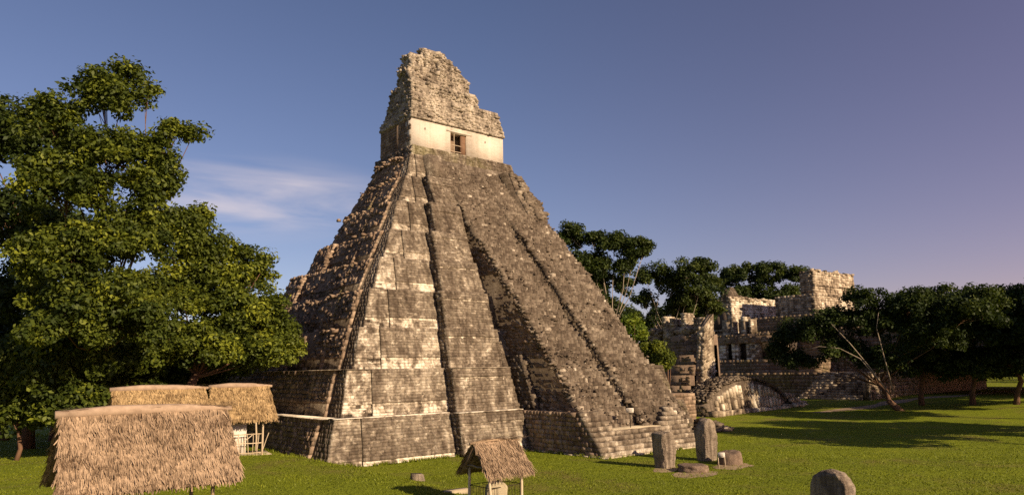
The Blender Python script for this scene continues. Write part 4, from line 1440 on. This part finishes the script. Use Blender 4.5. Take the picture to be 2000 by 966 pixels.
# lower palace with doorways
low = thing('palace_ruin', (XF + 8, 33, 7.8), 'low ruined palace with dark doorways on the platform, lower right', 'ruin')
xw = XF + 7.5
ybs = [(40.2, 38.3), (36.9, 35.4), (33.6, 30.6), (28.4, 25.0)]
for (ya, yb) in ybs:
    mb = MB()
    mb.box(xw, xw + 1.2, yb, ya, 7.7, 11.2)
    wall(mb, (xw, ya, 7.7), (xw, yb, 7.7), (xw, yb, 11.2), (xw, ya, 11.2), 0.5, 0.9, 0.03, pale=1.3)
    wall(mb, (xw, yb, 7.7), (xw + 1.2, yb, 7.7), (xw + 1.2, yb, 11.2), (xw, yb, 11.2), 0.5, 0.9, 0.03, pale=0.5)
    mb.build('pier', M['ruin'], low)
mb = MB()
mb.box(xw + 1.5, xw + 6, 24, 41, 7.7, 11.1)
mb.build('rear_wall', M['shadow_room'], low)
mb = MB()
mb.box(xw - 0.2, xw + 6, 24.5, 40.6, 11.1, 12.9, taper=0.1)
wall(mb, (xw - .25, 40.6, 11.1), (xw - .25, 24.5, 11.1), (xw - .1, 24.5, 12.9), (xw - .1, 40.6, 12.9), 0.5, 0.8, 0.08, moss=0.4)
mb.build('roof_mass', M['side'], low)
mb = MB()
for (ya, yb, z0, z1, pp) in ((40.5, 38.6, 12.9, 16.2, 0.4), (38.4, 37.9, 12.9, 17.2, .9), (36.0, 35.0, 12.9, 16.6, 0.9), (34.2, 33.6, 12.9, 16.0, 0.6)):
    mb.box(xw + 2.5, xw + 4.5, yb, ya, z0, z1)
    wall(mb, (xw + 2.5, ya, z0), (xw + 2.5, yb, z0), (xw + 2.5, yb, z1), (xw + 2.5, ya, z1), 0.45, 0.8, 0.05, pale=pp)
    wall(mb, (xw + 2.5, yb, z0), (xw + 4.5, yb, z0), (xw + 4.5, yb, z1), (xw + 2.5, yb, z1), 0.45, 0.8, 0.05, pale=pp)
mb.build('upper_pier', M['ruin'], low)

# upper palace with a broken gable
up = thing('palace_ruin', (*at(1440, 640, 164)[:2], 16.5), 'roofless pale palace with one broken gable peak, left of the tall block', 'ruin')
mb = MB()
x0, x1, y0, y1, zb, zt = abox(mb, 1428, 163, 1389, 1516, 583, 645, (0.35, 1.3), 0.5, 0.9, 0.05)  # sunlit right face brightened by a paler colour than the left
mb.build('wall', M['ruin'], up)
mb = MB()
for (f0, f1, hgt) in ((0.0, 0.22, 2.7), (0.22, 0.34, 1.0)):
    xa, xb = x0 + (x1 - x0) * f0, x0 + (x1 - x0) * f1
    c = [(xa, y0 + .1, zt), (xb, y0 + .1, zt), (xb, y0 + 3, zt), (xa, y0 + 3, zt)]
    m_ = (xa + xb) / 2
    t = [(m_ - .5, y0 + .9, zt + hgt), (m_ + .5, y0 + .9, zt + hgt), (m_ + .5, y0 + 2.2, zt + hgt), (m_ - .5, y0 + 2.2, zt + hgt)]
    mb.frustum(c, t)
    wall(mb, c[0], c[1], t[1], t[0], 0.5, 0.7, 0.12)
    wall(mb, c[3], c[0], t[0], t[3], 0.5, 0.7, 0.12)
mb.build('broken_gable', M['rubble'], up)
for f in (0.30, 0.48, 0.62, 0.80):
    mb = MB()
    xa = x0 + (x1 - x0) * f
    mb.box(xa, xa + 1.0, y0 - .09, y0 + .3, zb + 0.6, zb + 3.6)  # dark slab on the wall, painted shade of an opening
    mb.build('doorway_shade', M['shadow_room'], up)
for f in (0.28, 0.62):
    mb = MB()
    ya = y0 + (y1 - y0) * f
    mb.box(x0 - .09, x0 + .3, ya, ya + 1.7, zb + .4, zb + 4.2)  # same dark slab for the shade of the left openings
    mb.build('doorway_shade', M['shadow_room'], up)
mb = MB()
n = 90
rocks(mb, np.stack([RNG.uniform(x0, x1, n), y0 + RNG.uniform(0, 1.0, n), zt + RNG.uniform(-.4, .4, n)], -1), RNG.uniform(.4, 1.1, n), c1=.4)
mb.build('wall_top_stones', M['ruin'], up, kind='stuff')

# tall block on the skyline
tb = thing('palace_ruin', (*at(1588, 605, 160)[:2], 16.5), 'tall flat-topped palace block with sunlit end on the skyline', 'ruin')
mb = MB()
x0, x1, y0, y1, zb, zt = abox(mb, 1588, 160, 1560, 1666, 527, 615, (0.0, 0.25), 0.5, 0.9, 0.06)
zm = zb + (zt - zb) * 0.44
wall(mb, (x0 - .1, y0 - .25, zm), (x1 + .1, y0 - .25, zm), (x1 + .1, y0 - .25, zm + .5), (x0 - .1, y0 - .25, zm + .5), .5, .9, .04, pale=.1)
zm2 = zb + (zt - zb) * 0.66
wall(mb, (x0 - .1, y0 - .22, zm2), (x1 + .1, y0 - .22, zm2), (x1 + .1, y0 - .22, zm2 + .3), (x0 - .1, y0 - .22, zm2 + .3), .3, .9, .04, pale=-.2)
wall(mb, (x0 + .02, y0 - .12, zb), (x1, y0 - .12, zb), (x1, y0 - .12, zm), (x0 + .02, y0 - .12, zm), .5, .9, .03, pale=.75)
mb.build('block_wall', M['ruin'], tb)
mb = MB()
abox(mb, 1590, 158.5, 1512, 1600, 572, 615, (0.0, 0.3), 0.5, 0.9, 0.06)
mb.build('lower_wing', M['ruin'], tb)
for k in range(3):
    mb = MB()
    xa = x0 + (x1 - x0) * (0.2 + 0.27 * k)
    mb.box(xa, xa + 1.1, y0 - .16, y0 + .2, zb, zb + 2.6)  # dark slab standing for the shade in a door opening
    mb.build('doorway_shade', M['shadow_room'], tb)
mb = MB()
n = 60
rocks(mb, np.stack([RNG.uniform(x0, x1, n), RNG.uniform(y0, y0 + 2, n), zt + RNG.uniform(-.3, .2, n)], -1), RNG.uniform(.4, 1.0, n), c1=.2)
mb.build('wall_top_stones', M['ruin'], tb, kind='stuff')

# ruined stepped structure behind the pyramid's right side
rs = thing('stepped_ruin', (45, 20, 0.3), 'overgrown ruined stair structure with broken vaulted top, right of the pyramid', 'ruin')
xq = 44.0
for j in range(7):
    mb = MB()
    z0 = 1.0 + j * 1.5
    xs = xq - 6 + j * 1.0
    mb.box(xs + .1, xq + 3.2, 17.6, 23.5 + .2 * j, z0 - 1.6, z0 + 1.4)
    wall(mb, (xs, 23.5 + .2 * j, z0 - .1), (xs, 17.6, z0 - .1), (xs + .15, 17.6, z0 + 1.45), (xs + .15, 23.5 + .2 * j, z0 + 1.45), .5, .8, .08, moss=.6)
    mb.build('ruined_step', M['side'], rs)
mb = MB()
mb.frustum([(xq - 3.4, 16.2, -.3), (xq - .2, 16.2, -.3), (xq - .2, 17.7, -.3), (xq - 3.4, 17.7, -.3)], [(xq - 1.2, 16.5, 12.5), (xq + 1.2, 16.5, 14.5), (xq + 1.2, 17.6, 14.5), (xq - 1.2, 17.6, 12.5)])
wall(mb, (xq - 3.45, 16.1, -.3), (xq - .2, 16.1, -.3), (xq + 1.2, 16.4, 14.6), (xq - 1.25, 16.4, 12.6), .5, .7, .12, pale=.15, rot=.05)
wall(mb, (xq - 3.5, 17.7, -.3), (xq - 3.5, 16.1, -.3), (xq - 1.3, 16.4, 12.6), (xq - 1.3, 17.6, 12.6), .5, .7, .1, pale=.25)
mb.build('sunlit_buttress', M['ruin'], rs)
mb = MB()
for (ya, yb, z1) in ((29.0, 27.2, 12.6), (26.4, 25.6, 14.6), (24.9, 23.9, 14.2), (22.6, 21.8, 14.9), (20.2, 18.6, 14.0)):
    mb.box(xq + 1.2, xq + 3.4, yb, ya, 8.5, z1)
    wall(mb, (xq + 1.1, ya, 8.5), (xq + 1.1, yb, 8.5), (xq + 1.1, yb, z1 + .2), (xq + 1.1, ya, z1 + .2), .4, .6, .15, pale=.25, rot=.08)
    wall(mb, (xq + 1.1, yb, 8.5), (xq + 3.4, yb, 8.5), (xq + 3.4, yb, z1 + .2), (xq + 1.1, yb, z1 + .2), .4, .6, .15, pale=.5, rot=.08)
mb.box(xq + 3.0, xq + 4.6, 19.5, 29.5, 0, 11.6)
wall(mb, (xq + 2.9, 29.5, 8), (xq + 2.9, 19.5, 8), (xq + 2.9, 19.5, 11.8), (xq + 2.9, 29.5, 11.8), .5, .7, .15)
n = 200
rocks(mb, np.stack([xq + RNG.uniform(1.2, 4.2, n), RNG.uniform(19, 29, n), 11.8 + RNG.uniform(-.6, .9, n)], -1), RNG.uniform(.5, 1.2, n), c1=.2)
mb.build('broken_vault', M['ruin'], rs)
mb = MB()
mb.frustum([(xq - 7, 23.4, -.4), (xq + 12, 23.4, -.4), (xq + 12, 40, -.4), (xq - 7, 40, -.4)], [(xq + 2, 23.6, 11), (xq + 12, 23.6, 12), (xq + 12, 34, 11), (xq + 2, 33, 10)])
mb.build('earth_mound', M['side'], rs)

# ball court range
bc = thing('ball_court_range', (43, 11, 0.2), 'long low ruined ball court wall with sunlit upright stones and rounded rubble top', 'ruin')
e0, e1 = gp(1397, 817), gp(1531, 803)
ybf = 9.6
XA, XB = 33.6, 53.0
gz = 0.1
mb = MB()
k = 30
tt = np.linspace(0, 1, k + 1)
prof = 2.2 + 3.3 * np.sin(np.clip(tt * 0.98 + 0.01, 0, 1) * math.pi) ** 0.75
for a in range(k):
    xa, xb = XA + (XB - XA) * tt[a], XA + (XB - XA) * tt[a + 1]
    mb.frustum([(xa, ybf + .3, -.2), (xb, ybf + .3, -.2), (xb, ybf + 6, -.2), (xa, ybf + 6, -.2)], [(xa, ybf + .7, prof[a] - .9), (xb, ybf + .7, prof[a + 1] - .9), (xb, ybf + 5, prof[a + 1] - .9), (xa, ybf + 5, prof[a] - .9)])
n = 1300
u = RNG.random(n)
yy = RNG.uniform(0.6, 5, n)
rocks(mb, np.stack([XA + (XB - XA) * u, ybf + yy, np.interp(u, tt, prof) - .85 + RNG.uniform(0, .3, n) + .3 * np.sin(np.clip(yy / 5, 0, 1) * math.pi)], -1), RNG.uniform(.2, .5, n), c1=.1)
wall(mb, (XA - .05, ybf + 6, -.2), (XA - .05, ybf + .2, -.2), (XA - .05, ybf + .7, 1.4), (XA - .05, ybf + 5, 1.4), .4, .6, .1)
body = mb.build('court_body', M['rubble'], bc)
x = XA + 1.6
while x < XB - 2.2:
    w = RNG.uniform(.38, .62)
    f = (x - XA) / (XB - XA)
    zt = float(np.interp(f, tt, prof)) - 1.15 - RNG.random() * .25
    if not (0.40 < f < 0.46) and zt > 1.6:
        for (za, zb) in ((0.75, 0.75 + (zt - .75) * RNG.uniform(.35, .6)), (None, zt)):
            za = zprev if za is None else za
            zprev = zb + .03
            ya, yb = ybf + .1 + (za - .75) * .13, ybf + .1 + (zb - .75) * .13
            mb = MB()
            mb.frustum([(x, ya, za), (x + w, ya, za), (x + w, ya + .9, za), (x, ya + .9, za)], [(x + .02, yb, zb), (x + w - .02, yb, zb + RNG.normal(0, .05)), (x + w - .02, yb + .9, zb), (x + .02, yb + .9, zb)], c=(RNG.random(), 0.7 + RNG.normal(0, .45), 0, 0))
            mb.build('upright_stone', M['ruin'], bc)
    x += w + RNG.uniform(.16, .42)
x = XA
while x < XB - .3:
    w = RNG.uniform(.6, 1.2)
    mb = MB()
    mb.box(x, x + w - .03, ybf - .6 + RNG.normal(0, .06), ybf + .4, -.2, .75 + RNG.normal(0, .08), c=(RNG.random(), .5 if x > 40 else .1, 0, 0))
    mb.build('footing_stone', M['ruin'], bc)
    x += w
rubble_heap((54.5, 11.5), (4.0, 3.0), 130, 1.8, 'ruin', 'heap of broken stones at the right end of the ball court', sz=(.4, 1.0))
rubble_heap((16.5, -1.5), (3.2, 2.6), 150, 1.2, 'rubble', 'low heap of fallen stones right of the stair foot', sz=(.3, .8))
# low dark wall between pyramid and ball court
mb = MB()
mb.box(19, 27, 7.1, 12, -.3, 3.4)
wall(mb, (19, 7, -.3), (27, 7, -.3), (27, 7, 3.4), (19, 7, 3.4), .4, .7, .06)
wall(mb, (19, 12, -.3), (19, 7, -.3), (19, 7, 3.4), (19, 12, 3.4), .4, .7, .06)
mb.build('low_wall', M['side'], label='low dark masonry wall between the pyramid and the ball court', cat='wall', loc=(25, 8, 0))
# worn path
mb = MB()
xs = np.linspace(46, 120, 40)
yc_ = 1.5 - 0.10 * (xs - 46) + 0.8 * np.sin(xs * .2)
wd = 1.3 + .5 * np.sin(xs * .5)
v = np.concatenate([np.stack([xs, yc_ - wd, gh(xs, yc_ - wd) + .012], -1), np.stack([xs, yc_ + wd, gh(xs, yc_ + wd) + .012], -1)])
mb.add(v, [(i, i + 1, 41 + i, 40 + i) for i in range(39)])
mb.build('path', M['path'], kind='structure')


# ================================================================ trees
def leaves(mb, centers, radii, per, size, droop=0.25, up=0.55, seed=0, bright=0.0, flat=0.72):
    """leaf faces in flattened clumps round the given centres"""
    K = len(centers)
    N = K * per
    c = np.repeat(np.asarray(centers, float), per, 0)
    r = np.repeat(np.broadcast_to(np.asarray(radii, float), (K,)), per)
    d = RNG.normal(0, 1, (N, 3))
    d /= np.linalg.norm(d, axis=1)[:, None]
    rr = RNG.random(N) ** (1 / 2.2)
    p = c + d * (rr * r)[:, None] * np.array([1.0, 1.0, flat])
    n = d * 0.6 + RNG.normal(0, 0.55, (N, 3)) + np.array([0, 0, up])
    n /= np.linalg.norm(n, axis=1)[:, None]
    a = np.cross(n, RNG.normal(0, 1, (N, 3)))
    a /= np.linalg.norm(a, axis=1)[:, None]
    b = np.cross(n, a)
    s = size * RNG.uniform(0.6, 1.3, N)
    a, b = a * (s * 0.5)[:, None], b * (s * 0.27)[:, None]
    nn = n * (s * 0.06)[:, None]
    V = np.stack([p - a, p - b * 1.0 + a * .1 + nn, p + a, p + b * 1.0 + a * .1 + nn], 1)
    col = np.zeros((N, 4))
    cl = np.repeat(RNG.normal(0, 0.21, K), per)
    col[:, 0] = np.clip(0.38 + bright + cl + RNG.normal(0, .17, N), 0, 1)
    mb.add(V.reshape(-1, 3), np.arange(N * 4).reshape(-1, 4), c=np.repeat(col, 4, 0))


def tree(name, base, blobs, label, leafm='leaf', barkm='bark', trunk_r=0.4, clumps=120, per=120, size=0.28, clump_r=(0.7, 1.3), group=None, fork=0.45, bright=0.0, shell=0.55, twigs=0.4):
    """base: foot of the trunk; blobs: list of (centre, (rx, ry, rz)); limbs run from the trunk into each blob"""
    base = np.array(base, float)
    base[2] = float(gh(base[0], base[1]))
    o = thing(name, base, label, 'tree', group)
    C = np.array([b[0] for b in blobs])
    top = C.mean(0)
    trunk_top = base + (top - base) * np.array([0.55, 0.55, fork])
    tm = MB()
    k = RNG.normal(0, .25, (2, 3)) * np.array([1, 1, 0])
    tp = [base - [0, 0, .3], base + (trunk_top - base) * .35 + k[0], base + (trunk_top - base) * .7 + k[1], trunk_top]
    tm.tube(tp, [trunk_r * 1.35, trunk_r, trunk_r * .85, trunk_r * .72], 9)
    tm.build('trunk', M[barkm], o, smoothed=True)
    lm = MB()
    cm_ = MB()
    vol = np.array([b[1][0] * b[1][1] * b[1][2] for b in blobs]) ** (2 / 3)
    cnt = np.maximum(3, (clumps * vol / vol.sum()).astype(int))
    for (c, r), n in zip(blobs, cnt):
        c, r = np.array(c, float), np.array(r, float)
        mid = trunk_top + (c - trunk_top) * .5 + RNG.normal(0, .12, 3) * np.linalg.norm(c - trunk_top) * .5
        rl = trunk_r * .19
        lm.tube([trunk_top - [0, 0, .3], trunk_top + (mid - trunk_top) * .5 + RNG.normal(0, .15, 3), mid, c], [rl * 1.6, rl, rl * .6, rl * .25], 6)
        d = RNG.normal(0, 1, (n, 3))
        d /= np.linalg.norm(d, axis=1)[:, None]
        d[:, 2] = np.where(d[:, 2] < -.45, -d[:, 2], d[:, 2])
        rad = shell + (1 - shell) * RNG.random(n)
        pts = c + d * r * rad[:, None]
        for q in pts[: int(n * twigs)]:
            m1 = c + (q - c) * .5 + RNG.normal(0, .2, 3)
            lm.tube([c + (mid - c) * .3 * RNG.random(), m1, q], [rl * .35, rl * .22, .02], 4, cap=False)
        leaves(cm_, pts, RNG.uniform(*clump_r, n), per, size, bright=bright)
    lm.build('limbs', M[barkm], o, smoothed=True)
    cm_.build('crown', M[leafm], o)
    return o


def pb(px, py, dist, rpx, rpy, dz=None):
    """crown blob from a pixel centre and pixel radii"""
    c = at(px, py, dist)
    k = dist / CAM_F * 1.02
    return (c, (rpx * k, (dz if dz is not None else rpx * k * .9), rpy * k))


# left: broad leafy tree beside the pyramid
D = 62
tree('broadleaf_tree', at(326, 770, 60), [pb(330, 470, D, 75, 60), pb(420, 520, D, 70, 60), pb(490, 545, D + 2, 40, 45), pb(350, 590, D, 95, 65), pb(470, 620, D - 1, 85, 60), pb(545, 655, D, 48, 42), pb(520, 690, D - 1, 60, 36), pb(400, 680, D - 2, 90, 50), pb(300, 690, D - 1, 60, 50), pb(450, 700, D + 3, 80, 32), pb(520, 515, D + 2, 18, 20), pb(390, 430, D + 1, 30, 26)],
     'broad bright green leafy tree filling the left, beside the pyramid', clumps=620, per=150, size=0.34, clump_r=(0.6, 1.3), trunk_r=.42, fork=.5, shell=.35, bright=.04)
D = 52
tree('broadleaf_tree', at(140, 780, 66), [pb(300, 300, D, 36, 40), pb(345, 262, D, 34, 22), pb(378, 262, D, 20, 11), pb(285, 390, D, 48, 55), pb(325, 350, D, 28, 30), pb(210, 320, D, 75, 65), pb(130, 380, D, 80, 70), pb(240, 470, D, 70, 60), pb(200, 200, D, 60, 55), pb(283, 190, D, 20, 26), pb(140, 520, D, 90, 70), pb(100, 250, D, 60, 50), pb(200, 600, D, 90, 60), pb(260, 640, D + 2, 60, 50), pb(120, 640, D, 80, 60), pb(250, 150, D, 26, 24)],
     'taller darker tree rising along the left edge of the picture', leafm='leaf', clumps=560, per=150, size=0.32, clump_r=(0.55, 1.15), trunk_r=.42, fork=.4, bright=-.08, shell=.35)
D = 70
tree('broadleaf_tree', at(60, 790, 70), [pb(60, 300, D, 90, 80), pb(10, 450, D, 90, 80), pb(130, 480, D, 80, 70), pb(60, 600, D, 110, 80), pb(200, 640, D, 90, 70), pb(-40, 250, D, 60, 60)],
     'dense dark tree at the far left behind the thatched roofs', leafm='leaf_dark', clumps=300, per=150, size=0.45, clump_r=(0.9, 1.6), trunk_r=.5, shell=.3)
# dark understorey behind the left tree
for k_, (px, py, rx, ry, lb) in enumerate(((250, 690, 95, 60, 'dark understorey tree behind the thatched roofs, left one'), (420, 690, 80, 62, 'dark understorey tree behind the broad leafy tree'), (540, 625, 55, 40, 'dark bushy tree showing left of the pyramid edge'), (110, 700, 100, 60, 'dark understorey tree low at the far left'), (20, 690, 90, 70, 'dark understorey tree in the far left corner'), (330, 700, 90, 50, 'dark understorey tree round the reddish trunk'), (170, 640, 100, 70, 'dark understorey tree filling the gap at far left'))):
    DK = (84, 88, 92, 76, 80, 72, 66)[k_]
    tree('understorey_tree', at(px, 770, DK), [pb(px - rx * .4, py, DK, rx * .7, ry), pb(px + rx * .4, py - 8, DK, rx * .6, ry * .8), pb(px, py + ry * .6, DK, rx, ry * .5)], lb, leafm='leaf_dark', clumps=140, per=130, size=.5, clump_r=(.9, 1.6), trunk_r=.3, shell=.3, group='understorey trees at the forest edge')

for (px, py, D, lb) in ((40, 735, 60, 'low jungle shrub mass at the far left edge'), (140, 728, 58, 'low jungle shrub mass left of the thatched roofs'), (235, 722, 62, 'low jungle shrub mass behind the rear thatched roof'), (400, 728, 70, 'low jungle shrub mass between rear roof and leafy tree')):
    tree('jungle_shrub', at(px, 790, D), [pb(px - 30, py, D, 45, 40), pb(px + 32, py - 8, D, 45, 42), pb(px, py - 40, D, 45, 34), pb(px - 25, py + 65, D, 48, 50), pb(px + 30, py + 70, D, 48, 48)], lb, leafm='leaf', bright=-.12, clumps=190, per=120, size=.4, clump_r=(.7, 1.3), trunk_r=.14, shell=.2, group='jungle shrubs at the forest edge')
# right of the pyramid
D = 122
tree('ceiba_tree', at(1203, 640, D), [pb(1118, 468, D, 30, 34), pb(1160, 470, D, 24, 24), pb(1200, 478, D, 38, 26), pb(1240, 490, D, 34, 28), pb(1262, 478, D, 16, 15), pb(1135, 520, D, 34, 32), pb(1178, 530, D, 32, 40), pb(1220, 520, D, 26, 18), pb(1165, 575, D + 2, 30, 34), pb(1190, 610, D + 3, 26, 30), pb(1150, 560, D + 4, 40, 40), pb(1215, 560, D + 4, 20, 26)],
     'tall dark tree with pale bare trunk just right of the pyramid', leafm='leaf_dark', barkm='bark_pale', clumps=330, per=130, size=.5, clump_r=(.8, 1.5), trunk_r=.48, fork=.55, bright=.05, shell=.35)
D = 128
tree('broadleaf_tree', at(1292, 660, D), [pb(1262, 545, D, 26, 22), pb(1292, 530, D, 24, 16), pb(1345, 535, D, 42, 28), pb(1378, 522, D, 22, 18), pb(1365, 575, D, 38, 34), pb(1325, 600, D + 3, 34, 28), pb(1255, 590, D + 3, 24, 22), pb(1390, 600, D + 3, 26, 26), pb(1310, 565, D + 2, 34, 26), pb(1345, 610, D + 5, 50, 34), pb(1395, 560, D + 4, 18, 26)],
     'spreading tree with pale forked trunk between the pyramid and the palaces', leafm='leaf_dark', barkm='bark_pale', clumps=270, per=120, size=.48, clump_r=(.8, 1.5), trunk_r=.42, fork=.42, bright=.12, twigs=.4, shell=.35)
D = 205
for (pxs, lb) in (([(1430, 545, 26, 24), (1465, 540, 34, 24), (1415, 560, 16, 20)], 'dark rounded tree behind the broken gable palace'), ([(1510, 535, 36, 20), (1545, 540, 30, 22), (1575, 550, 20, 18), (1490, 555, 24, 20)], 'dark rounded tree behind the tall palace block')):
    tree('broadleaf_tree', at(pxs[0][0], 660, D), [pb(a, b, D, c, d) for a, b, c, d in pxs] + [pb(pxs[0][0] + 20, 590, D, 50, 30)], lb, leafm='leaf_dark', clumps=130, per=110, size=.75, clump_r=(1.2, 2.2), trunk_r=.5, bright=.05)
D = 188
for (px, lb) in ((1170, 'dark undergrowth tree low behind the pyramid flank'), (1262, 'dark undergrowth tree between the two pale-trunked trees'), (1345, 'dark undergrowth tree behind the stair ruin')):
    tree('understorey_tree', at(px, 720, D), [pb(px - 22, 625, D, 34, 34), pb(px + 24, 620, D, 32, 34), pb(px, 655, D, 50, 40)], lb, leafm='leaf_dark', clumps=110, per=120, size=.6, clump_r=(1.0, 1.8), trunk_r=.3, shell=.3, group='undergrowth trees behind the ruins')
# light bushes on the ruin slope
for (px, py, D, r, lb) in ((1236, 640, 112, 26, 'bright green bush behind the pyramid flank'), (1275, 690, 106, 24, 'dark green bush on the slope of the stair ruin'), (1300, 700, 104, 16, 'small green shrub beside the ruined steps')):
    c = at(px, py, D)
    b0 = at(px, py + 35, D)
    o = thing('bush', (b0[0], b0[1], 0.2), lb, 'bush', 'bushes on the ruin slope')
    mb = MB()
    n = 40
    k = D / CAM_F
    d = RNG.normal(0, 1, (n, 3))
    d /= np.linalg.norm(d, axis=1)[:, None]
    leaves(mb, c + d * RNG.random((n, 1)) ** .5 * np.array([r * k, r * k, r * k * 1.1]), RNG.uniform(.6, 1.1, n), 110, .4, bright=.15)
    mb.build('foliage', M['leaf_bright' if r == 26 else 'leaf'], o)
    mb = MB()
    for _ in range(5):
        q = c + RNG.normal(0, r * k * .4, 3)
        mb.tube([(b0[0], b0[1], .1), q], [.09, .03], 5)
    mb.build('stems', M['bark'], o)

# dark tree in front of the acropolis, pale limbs
D = 108
dk = tree('leaning_tree', at(1762, 800, D), [pb(1690, 590, D, 40, 26), pb(1640, 625, D, 46, 26), pb(1715, 640, D, 50, 34), pb(1590, 650, D, 46, 30), pb(1540, 655, D + 3, 40, 28), pb(1560, 705, D + 2, 40, 22), pb(1650, 690, D, 50, 28), pb(1720, 705, D, 40, 28), pb(1780, 600, D, 50, 40), pb(1830, 660, D, 60, 45), pb(1900, 610, D, 60, 45), pb(1520, 690, D + 4, 26, 26)],
          'dark spreading tree with long pale limbs in front of the palace platform', leafm='leaf_dark', barkm='bark', clumps=520, per=120, size=.42, clump_r=(.7, 1.4), trunk_r=.36, fork=.35, bright=-.05, shell=.3)
mb = MB()
for pts, r in (([(1738, 770), (1700, 718), (1660, 670), (1620, 628)], .10), ([(1725, 752), (1680, 700), (1640, 680), (1600, 676), (1570, 684)], .08), ([(1745, 765), (1725, 690), (1712, 640), (1716, 610)], .09)):
    P_ = [at(a, b, D - 3.0) for a, b in pts]
    mb.tube(P_, np.linspace(r, r * .35, len(P_)), 6, c=(.35, 0, 0, 0))
mb.build('long_limbs', M['bark_pale'], dk, smoothed=True)

D = 118
for (px, lb) in ((1800, 'dark tree right of the leaning tree'), (1900, 'dark tree second right of the leaning tree'), (1985, 'dark tree at the right edge of the view')):
    tree('broadleaf_tree', at(px, 790, D), [pb(px - 20, 610, D, 45, 40), pb(px + 30, 600, D, 45, 36), pb(px, 660, D, 60, 40), pb(px - 10, 715, D, 60, 40)], lb, leafm='leaf_dark', clumps=200, per=120, size=.5, clump_r=(.8, 1.5), trunk_r=.35, shell=.35)
# unseen trees right of the view, added to cast shade over the lawn
for k_, (x, y, h, r) in enumerate(((24, -40, 18, 6), (36, -43, 19, 6.5), (48, -28, 18, 4.5), (63, -29, 19, 5), (70, -37, 27, 7.5), (82, -36, 28, 8), (97, -36, 28, 9))):
    tree('unseen_plaza_tree', (x, y, 0), [((x, y, h * .72), (r, r, h * .26)), ((x + 3, y + 1, h * .5), (r * .8, r * .8, h * .2)), ((x - 3, y - 1, h * .55), (r * .8, r * .8, h * .2))],
         'shade tree number %s from the camera along the western edge of the plaza' % ('one', 'two', 'three', 'four', 'five', 'six', 'seven')[k_], leafm='leaf_dark', clumps=120, per=90, size=.8, clump_r=(1.2, 2.2), trunk_r=.45, shell=.3, group='trees west of the plaza')

# forest beyond
mb = MB()
n = 900
ang = YAW + np.radians(RNG.uniform(-44, 44, n))
dd = RNG.uniform(215, 330, n)
x, y = CAM[0] + np.sin(ang) * dd, CAM[1] + np.cos(ang) * dd
z = RNG.random(n) ** .6 * (12 + 7 * fbm(np.stack([ang * 14, dd * 0.01, ang * 0], -1), 3, 2)) + gh(x, y)
leaves(mb, np.stack([x, y, z], -1), RNG.uniform(2.5, 4.5, n), 90, 1.5)
mb.build('distant_forest', M['leaf_dark'], label='distant jungle canopy behind the ruins', cat='forest', kind='stuff')
